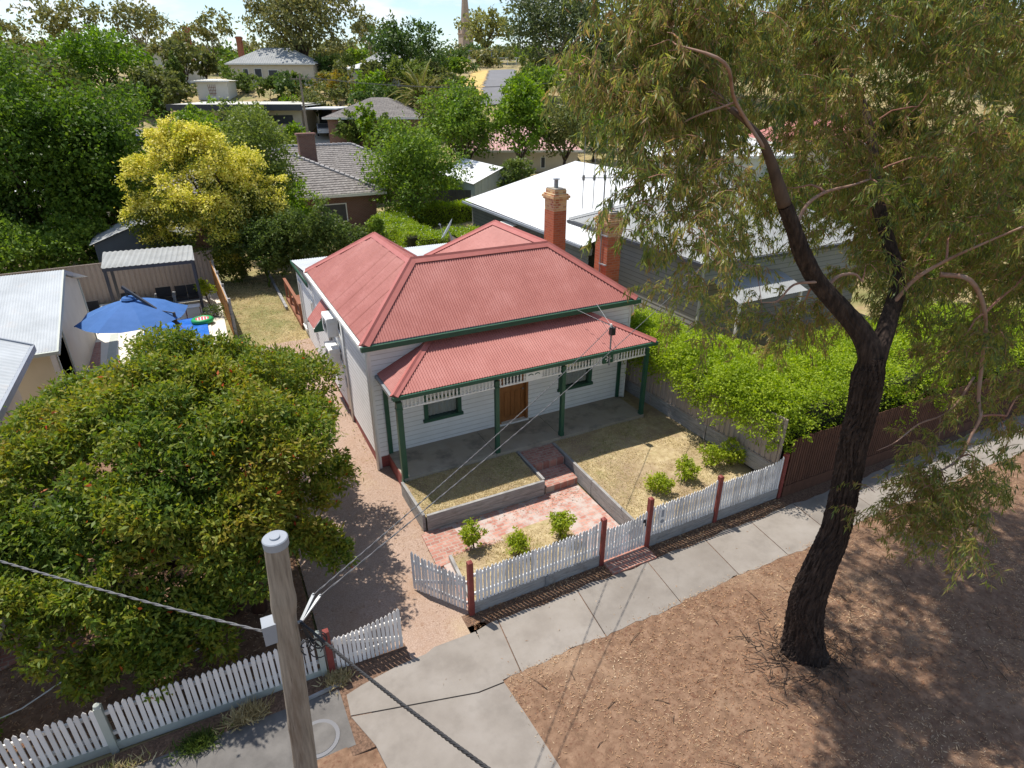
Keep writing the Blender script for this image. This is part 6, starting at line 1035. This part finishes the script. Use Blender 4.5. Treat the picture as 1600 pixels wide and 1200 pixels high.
TIPS = np.array([1.52,-6.85,9.86,1.35,-6.44,9.67,2.07,-6.51,10.07,2.78,-5.18,10.44,1.55,-7.04,9.95,1.18,-6.60,9.64,2.77,-4.94,10.59,0.79,-6.67,9.85,2.17,-6.93,10.39,2.13,-6.47,10.43,1.71,-6.61,10.26,2.86,-6.29,9.70,2.20,-6.96,10.23,4.10,-5.23,10.41,2.58,-6.26,10.67,3.53,-5.47,10.10,3.49,-5.54,9.99,3.23,-6.22,10.31,6.55,-3.19,10.58,3.31,-6.16,9.76,2.91,-6.29,10.17,6.42,-4.17,9.91,3.27,-6.64,10.46,2.86,-6.64,10.13,2.53,-6.84,9.69,3.13,-6.47,9.75,7.46,-3.25,10.73,7.63,-3.37,10.67,6.31,-5.27,10.88,5.49,-5.17,10.19,7.07,-3.74,10.58,6.59,-4.47,10.44,4.24,-6.34,9.79,6.81,-5.15,9.78,5.44,-5.43,10.58,5.58,-6.09,10.33,5.56,-5.70,9.80,4.45,-5.73,10.33,9.04,-3.54,10.04,8.58,-5.03,10.34,8.64,-4.73,10.49,10.44,-3.97,9.68,5.27,-6.99,10.15,6.07,-5.82,9.88,6.78,-5.54,10.67,7.47,-5.17,10.72,9.47,-3.87,11.07,7.52,-4.98,10.34,12.42,-3.90,11.04,10.89,-5.04,10.39,9.75,-4.66,10.99,9.99,-5.42,10.84,7.70,-5.69,10.51,10.22,-4.25,11.05,9.18,-5.35,10.32,10.36,-5.10,10.92,9.61,-4.85,10.04,11.67,-4.96,10.01,7.91,-7.65,10.23,9.41,-6.91,10.54,7.59,-7.26,9.80,10.62,-5.20,10.32,10.71,-6.70,10.24,8.45,-6.64,10.02,10.90,-6.04,10.60,12.74,-5.42,9.77,11.22,-5.81,10.58,1.43,-6.91,9.43,1.04,-6.59,9.59,2.55,-5.41,9.64,1.44,-7.15,9.37,1.63,-6.93,9.39,1.93,-6.37,9.32,3.29,-6.24,9.23,2.97,-6.32,9.39,2.69,-6.11,9.61,2.31,-7.25,9.33,1.85,-7.20,9.01,2.37,-6.27,9.13,2.43,-6.89,9.65,2.95,-6.08,9.19,3.83,-5.88,9.03,6.53,-3.51,9.24,3.21,-6.02,9.38,8.06,-2.92,8.96,2.86,-6.50,9.21,7.03,-3.08,8.73,3.31,-5.65,9.41,7.58,-4.33,9.09,4.30,-6.71,9.20,4.14,-6.90,9.47,6.72,-5.41,9.58,7.75,-4.30,8.63,6.54,-4.32,9.84,4.81,-6.87,9.45,7.91,-4.44,9.07,6.34,-5.56,9.86,6.75,-5.69,9.06,5.56,-6.94,8.74,7.25,-6.00,8.69,8.68,-4.11,8.52,7.63,-5.49,9.03,7.62,-4.68,9.59,6.24,-5.81,10.00,4.94,-7.15,9.52,9.06,-4.67,9.24,8.00,-5.95,8.93,6.93,-7.06,9.23,8.74,-6.06,9.74,9.34,-5.59,8.56,7.71,-6.09,8.97,8.53,-5.18,9.66,6.22,-7.88,9.76,7.98,-6.20,9.25,9.41,-5.46,10.04,9.81,-6.05,8.94,6.00,-8.51,8.79,6.51,-8.64,8.79,11.17,-6.38,8.75,8.48,-7.05,9.35,7.98,-7.22,9.70,12.75,-5.47,9.20,12.70,-5.76,8.98,10.52,-5.83,9.69,8.82,-7.55,8.90,11.85,-5.86,9.84,1.13,-7.67,8.58,1.92,-6.92,8.66,1.53,-6.83,8.91,1.41,-7.50,8.44,1.37,-7.06,8.09,1.05,-7.92,8.01,1.88,-6.36,9.17,1.24,-7.45,9.21,2.72,-5.43,9.19,2.65,-6.82,8.75,2.51,-6.84,8.91,2.74,-6.87,8.88,2.34,-7.23,8.25,1.93,-7.85,8.71,6.67,-3.58,8.42,3.58,-6.21,8.64,2.90,-6.53,8.23,6.16,-4.61,7.32,4.28,-5.96,8.05,4.78,-5.92,7.92,5.41,-5.58,7.56,5.26,-5.86,7.83,6.10,-5.72,7.83,2.88,-7.11,7.70,4.57,-5.47,7.90,1.54,-8.18,8.12,5.13,-5.47,6.88,5.16,-5.75,6.96,3.44,-6.91,7.24,2.00,-7.56,7.50,7.24,-4.43,8.64,5.34,-6.31,8.60,6.35,-5.47,7.92,5.56,-5.92,8.56,7.45,-5.12,7.83,4.53,-6.87,8.12,8.17,-5.56,7.83,5.63,-7.29,8.36,8.31,-4.83,7.85,5.24,-7.12,8.07,6.01,-6.48,9.38,7.03,-6.21,8.88,7.18,-5.71,8.76,6.20,-6.29,8.65,10.10,-4.69,8.32,7.38,-5.72,8.19,7.05,-6.87,8.61,6.70,-6.24,8.50,7.87,-6.02,8.18,8.06,-6.14,9.02,7.82,-6.84,8.56,10.59,-5.11,7.65,7.59,-5.57,8.99,7.21,-6.26,8.48,6.75,-7.76,8.51,9.71,-6.55,8.00,8.65,-5.51,8.27,8.39,-5.99,8.68,9.52,-6.27,7.99,9.32,-6.39,7.55,7.21,-6.90,8.53,9.95,-6.39,7.50,6.81,-7.89,8.13,10.06,-5.10,8.34,9.03,-6.38,7.40,11.72,-5.44,8.25,7.78,-6.92,8.30,9.44,-5.81,8.64,9.38,-7.76,7.59,9.08,-7.46,8.12,9.58,-6.92,8.51,8.45,-7.54,7.86,9.15,-7.58,8.57,10.73,-5.80,8.54,12.53,-5.99,7.52,9.87,-6.98,7.12,12.18,-5.86,7.89,10.93,-6.57,8.17,9.91,-7.64,7.98,5.93,-8.64,8.95,7.64,-8.12,8.37,9.81,-6.52,7.76,10.90,-6.85,7.14,6.54,-7.00,7.49,8.64,-4.63,7.07,6.04,-6.63,7.57,5.32,-8.00,8.13,7.79,-6.67,6.97,7.84,-6.49,7.01,9.20,-5.47,7.29,8.87,-6.20,6.95,9.46,-4.92,7.06,7.93,-5.91,7.14,10.17,-4.59,6.72,7.52,-6.69,6.89,8.47,-6.11,7.22,8.80,-7.43,7.05,8.63,-6.40,7.26,10.10,-6.74,6.84,8.18,-6.76,6.73,10.82,-5.04,6.89,6.24,-8.53,7.61,11.52,-5.55,6.42,10.68,-6.44,6.28,7.25,-7.44,7.26,8.12,-6.99,6.94,10.15,-6.03,6.64,7.27,-9.03,7.52,9.36,-7.96,7.25,10.24,-7.52,5.95,8.95,-7.88,6.55,11.43,-6.39,5.90,11.96,-7.28,6.35,11.42,-7.18,5.69,9.32,-7.59,7.18,6.49,-8.88,7.95,8.06,-8.18,7.63,8.67,-7.94,6.85,7.85,-8.99,7.29,6.39,-5.99,7.27,4.99,-7.00,7.43,9.50,-4.97,5.79,7.99,-5.58,5.98,9.58,-6.33,5.46,8.01,-6.97,5.98,8.11,-7.01,6.73,5.56,-7.80,7.03,6.86,-7.86,6.91,8.08,-6.30,6.55,6.45,-7.85,6.69,9.07,-5.92,7.39,7.50,-6.01,7.97,9.92,-4.79,7.35,9.80,-4.62,7.94,7.72,-7.43,5.58,8.19,-6.83,5.59,6.03,-8.36,6.96,7.63,-7.76,6.48,7.44,-8.28,6.45,8.98,-6.61,6.29,8.55,-6.97,5.64,10.36,-5.72,5.58,8.30,-6.87,5.92,9.56,-7.65,5.38,8.36,-8.39,5.45,10.48,-6.82,6.05,10.33,-7.08,6.22,10.94,-6.77,5.67,8.44,-8.60,5.99,9.41,-8.30,5.14,8.16,-8.76,6.70,7.44,-9.08,6.99,7.59,-8.66,6.93,7.11,-8.87,5.97,9.03,-8.03,5.29,9.47,-8.63,4.51,8.15,-8.51,5.80,11.39,-7.28,4.75,8.74,-8.35,5.06,7.17,-8.35,5.32,6.47,-8.98,6.08,8.78,-7.89,4.67,9.72,-7.17,4.57,3.68,-5.98,6.37,1.89,-8.02,6.62,5.28,-5.68,5.54,4.47,-6.99,6.11,6.44,-5.63,4.75,4.68,-7.48,6.37,5.01,-7.23,5.85,5.38,-5.34,6.04,6.49,-6.68,5.41,6.57,-8.83,3.47,7.05,-9.10,3.12,6.03,-9.17,3.15,6.70,-8.87,3.97,6.16,-9.17,3.69,6.65,-9.16,3.25,7.01,-9.78,3.59,7.31,-9.73,2.94,6.17,-9.45,3.70,6.99,-9.41,2.65,6.71,-9.41,3.37,6.95,-9.40,2.68,6.12,-9.21,3.17,6.23,-9.19,2.85,8.15,-9.63,3.22,6.81,-9.55,4.13,8.09,-9.24,4.34,7.26,-8.81,4.70,8.79,-9.12,4.80,8.17,-9.35,4.86,5.31,-9.15,3.29,6.09,-10.06,3.06,8.47,-9.60,4.10,2.09,-6.75,10.50,1.17,-5.86,11.05,1.36,-6.01,11.03,3.18,-4.19,11.31,3.47,-4.65,11.12,3.06,-5.15,10.39,3.40,-5.16,11.06,1.35,-6.10,10.85,3.23,-4.64,11.02,2.20,-6.75,10.40,2.54,-4.01,11.36,2.57,-5.77,10.80,2.61,-5.46,11.68,3.68,-4.80,11.30,3.54,-5.03,10.91,2.89,-5.26,10.93,2.53,-5.59,11.37,2.99,-6.48,10.37,6.89,-2.67,12.52,3.77,-5.97,11.64,8.64,-2.79,11.95,5.24,-4.29,11.66,6.96,-3.90,11.96,6.35,-4.89,11.68,7.61,-1.29,13.30,4.80,-5.88,11.65,6.42,-2.95,11.26,2.01,-6.50,11.16,8.40,-2.11,11.93,3.63,-5.43,11.52,6.83,-2.61,11.71,6.01,-3.06,11.90,7.46,-3.05,11.19,2.70,-6.36,11.30,3.55,-5.60,11.58,4.02,-4.32,11.96,6.75,-3.38,10.51,5.17,-4.51,11.42,3.51,-5.01,11.05,10.94,-3.08,12.86,7.02,-6.10,11.55,7.83,-2.83,12.42,6.30,-5.30,10.43,9.14,-2.21,12.04,7.55,-5.43,12.25,8.50,-2.87,10.84,5.50,-6.88,10.79,10.99,-2.12,13.57,7.84,-4.35,12.51,9.81,-1.47,13.20,9.21,-1.55,12.08,5.13,-6.45,10.69,8.62,-4.52,12.22,7.44,-5.45,12.25,11.00,-3.22,11.17,3.73,-6.39,11.37,5.50,-5.63,11.39,9.10,-4.46,11.53,4.46,-5.90,10.93,7.86,-4.32,11.25,10.00,-2.38,12.84,6.25,-5.11,11.13,7.61,-4.28,11.88,6.97,-4.74,10.79,10.67,-2.57,11.93,10.68,-2.23,12.77,8.21,-4.33,12.42,7.97,-5.84,10.45,8.69,-5.59,10.71,11.90,-4.79,12.25,8.71,-5.88,11.88,5.14,-7.48,10.45,7.13,-7.09,10.94,8.26,-5.83,11.12,9.74,-3.65,11.51,10.81,-4.01,11.07,7.76,-7.01,11.21,11.55,-5.17,11.72,10.50,-2.62,11.83,4.37,-7.61,11.23,7.85,-6.99,11.59,11.09,-3.01,11.87,11.16,-3.72,11.48,6.14,-7.09,10.83,8.32,-6.37,10.78,6.98,-5.72,12.32,11.36,-5.19,11.53,10.77,-4.34,12.24,8.60,-5.52,11.05,12.15,-3.76,13.14,7.35,-6.58,10.59,8.07,-7.89,10.10,11.96,-6.30,12.11,11.11,-4.26,12.50,7.83,-7.47,11.89,10.52,-5.98,12.44,12.04,-6.18,11.31,9.60,-6.14,10.64,6.43,-7.66,11.78,6.28,-7.47,11.54,10.58,-4.83,11.28,6.47,-7.91,10.56,11.32,-4.20,11.74,9.39,-6.21,12.13,9.77,-6.54,10.83,13.47,-5.58,11.66,10.42,-5.83,10.39,8.57,-7.03,12.19,7.98,-7.12,10.89,11.49,-5.51,11.66,12.87,-5.53,12.11,13.08,-5.94,10.71,10.27,-4.79,12.24,12.56,-4.79,11.84,10.12,-5.93,10.54,14.81,-6.56,9.09,11.77,-6.68,10.26,6.49,-9.37,9.83,13.71,-6.29,10.90,8.64,-8.29,9.11,14.33,-6.92,9.22,6.43,-9.21,9.79,9.81,-7.69,10.51,11.27,-7.60,8.66,8.25,-8.90,9.48,12.29,-7.46,10.16,14.05,-6.79,9.66,10.87,-7.60,10.50,10.91,-7.93,10.03,14.07,-6.89,9.15,9.58,-6.93,10.00,11.38,-6.84,10.37,12.66,-6.63,9.21,10.87,-7.86,9.02,11.29,-7.51,10.25,12.40,-7.12,8.34,12.24,-8.25,7.82,11.55,-8.86,7.69,11.72,-7.24,8.04,12.54,-6.15,7.40,9.53,-8.17,8.11,12.29,-6.33,7.83,11.97,-8.15,8.54,11.02,-7.43,8.00,6.65,-9.47,7.72,11.55,-8.80,7.24,6.77,-10.12,7.39,6.66,-10.24,8.66,10.22,-8.72,8.64,7.56,-8.75,9.04,13.04,-7.33,7.00,8.32,-9.37,7.88,14.81,-6.73,7.98,9.23,-9.41,7.90,11.69,-8.19,7.20,12.63,-8.47,4.62,9.23,-9.19,6.23,7.40,-9.47,6.89,11.75,-8.99,5.26,7.91,-9.38,6.34,7.12,-10.03,5.89,11.26,-8.86,5.60,10.06,-9.46,6.03,11.71,-7.96,4.99,8.94,-2.58,12.93,4.71,-6.69,11.72,10.63,-3.59,14.09,6.47,-6.80,11.70,7.83,-2.40,15.19,5.42,-6.96,10.96,8.18,-3.53,11.87,7.97,-4.38,12.29,7.55,-6.21,12.87,7.91,-4.43,13.97,8.63,-2.42,13.53,4.89,-5.77,13.09,6.42,-4.43,14.47,8.28,-5.21,13.12,8.11,-3.29,14.97,7.80,-2.39,14.01,9.63,-3.13,12.49,11.13,-1.18,16.01,9.61,-2.18,15.39,7.13,-4.77,12.71,7.29,-3.92,14.80,8.03,-5.71,13.03,8.17,-1.79,14.05,7.46,-3.16,12.44,7.73,-3.52,11.68,9.33,-4.58,12.82,6.97,-6.27,13.16,8.81,-2.74,15.11,10.14,-4.27,12.25,5.12,-4.18,13.94,6.84,-4.28,12.84,11.11,-2.91,13.91,11.10,-2.14,15.24,6.68,-5.00,12.41,5.56,-6.32,12.15,9.03,-3.66,13.18,7.61,-3.47,11.50,12.19,-2.41,14.86,8.06,-4.94,13.39,8.31,-5.75,12.08,11.63,-3.13,14.11,7.12,-6.55,12.22,10.77,-1.32,14.62,8.75,-4.08,13.07,9.77,-5.40,12.52,12.98,-4.85,13.01,7.39,-4.77,12.90,10.80,-2.05,13.63,7.86,-3.71,13.46,6.59,-5.36,13.46,8.78,-6.04,13.97,7.87,-5.09,13.75,12.77,-3.40,13.07,9.30,-5.58,14.17,10.53,-3.93,14.44,11.31,-6.13,12.83,8.34,-5.38,13.40,11.39,-3.40,15.33,10.78,-2.80,12.69,11.27,-4.38,14.92,7.16,-4.72,12.40,9.16,-4.11,13.45,12.24,-4.15,11.61,10.13,-3.54,12.12,10.04,-5.71,13.98,9.70,-3.86,14.13,12.93,-3.21,13.83,9.40,-3.47,13.12,13.14,-4.87,13.25,12.03,-5.68,12.63,6.06,-6.24,12.48,11.85,-4.14,12.71,7.35,-4.62,14.03,10.91,-4.10,14.96,11.50,-3.25,14.58,10.59,-4.59,11.89,7.63,-7.08,10.92,14.07,-3.83,15.14,8.97,-3.39,12.88,9.22,-6.86,12.75,9.93,-4.05,13.53,12.76,-4.64,12.61,7.94,-7.21,12.25,5.52,-7.45,11.33,9.10,-4.94,11.69,6.75,-7.84,11.53,8.62,-6.73,11.78,10.96,-3.13,13.93]).reshape(-1,3)
# every leafy tip hangs from a limb or branch by its own thin twig
nodes = np.vstack([np.array(lft[4:]),np.array(rgt[3:])]+[np.array(b)[1:] for b in BR]); tw = M(); anchor = []
order = np.argsort([np.min(np.linalg.norm(nodes[:,:3]-p,axis=1)) for p in TIPS]); pool = [n[:3] for n in nodes]; prr = [min(.03,float(n[3])*.5) for n in nodes]
for oi in order:
    p = TIPS[oi]; A = np.array(pool); dist = np.linalg.norm(A-p,axis=1)+np.where(A[:,2] > p[2]+1.2,.0,0); j = int(np.argmin(dist)); a = A[j]; L = np.linalg.norm(p-a); r = min(prr[j]*.8,.012+.012*L); mid = a*.5+p*.5+np.array([rng.normal(0,.1)*L,rng.normal(0,.1)*L,.14*L])
    tw.tube([a,a*.6+mid*.4+np.array([0,0,.03])*L,mid,mid*.4+p*.6+rng.normal(0,.04,3)*L,p],[r,r*.9,r*.75,r*.6,r*.4],6); pool.append(p); prr.append(r*.5); pool.append(mid); prr.append(r*.8)
V = []
for p in TIPS:
    ns_ = rng.integers(11,17)
    for s_ in range(ns_):
        d = unit(rng.normal(size=3)*np.array([1,1,.55])+np.array([0,0,.15])); L = rng.uniform(.3,.75); pts = [p+rng.normal(0,.14,3)]
        for k in range(5): pts.append(pts[-1]+d*L/5); d = unit(d+np.array([0,0,-.32])+rng.normal(0,.1,3))
        pts = np.array(pts)
        if s_ % 2 == 0: tw.tube(pts[:5],[.006,.005,.004,.003,.002],3,cap=False)
        n = rng.integers(34,50); u = rng.uniform(.15,1,n)*5; i0 = np.minimum(u.astype(int),4); f = (u-i0)[:,None]; B = pts[i0]*(1-f)+pts[i0+1]*f
        A = unit(rng.normal(size=(n,3))*.55+np.array([0,0,-.95])+unit(pts[i0+1]-pts[i0])*.4); V.append(leafquads(rng,B+rng.normal(0,.025,(n,3)),A,rng.normal(size=(n,3)),.125,.021,.0))
tag(tw.obj('twig',twig_m,GT),kind='stuff'); quads('crown',np.concatenate(V),MAT['lf_gum'],GT); NLEAF = sum(len(v) for v in V)
# fallen sticks at the foot of the gum
m = M(); rng = np.random.default_rng(15)
for k in range(170):
    a = rng.uniform(0,6.28); r = abs(rng.normal(.35,.32))+.38; x = 5.35+r*math.cos(a); y = -8.65+r*math.sin(a)*.9; b = rng.uniform(0,3.14); L = rng.uniform(.08,.42); z = -.6+rng.uniform(0,.06); bend = rng.normal(0,.12)
    m.tube([(x,y,z),(x+L*.5*math.cos(b)-bend*L*math.sin(b),y+L*.5*math.sin(b)+bend*L*math.cos(b),z+rng.uniform(0,.05)),(x+L*math.cos(b),y+L*math.sin(b),z)],[.011,.009,.005],5)
for k in range(60):
    x = rng.uniform(.3,10); y = rng.uniform(-11,-6.8); b = rng.uniform(0,3.14); L = rng.uniform(.1,.5); m.tube([(x,y,-.6),(x+L*.5*math.cos(b),y+L*.5*math.sin(b)+.02,-.585),(x+L*math.cos(b),y+L*math.sin(b),-.6)],[.007,.006,.003],5)
tag(m.obj('fallen_twigs',limb_bark,None,True),'loose heap of fallen grey twigs and bark around the foot of the big gum','twigs',None,'stuff')
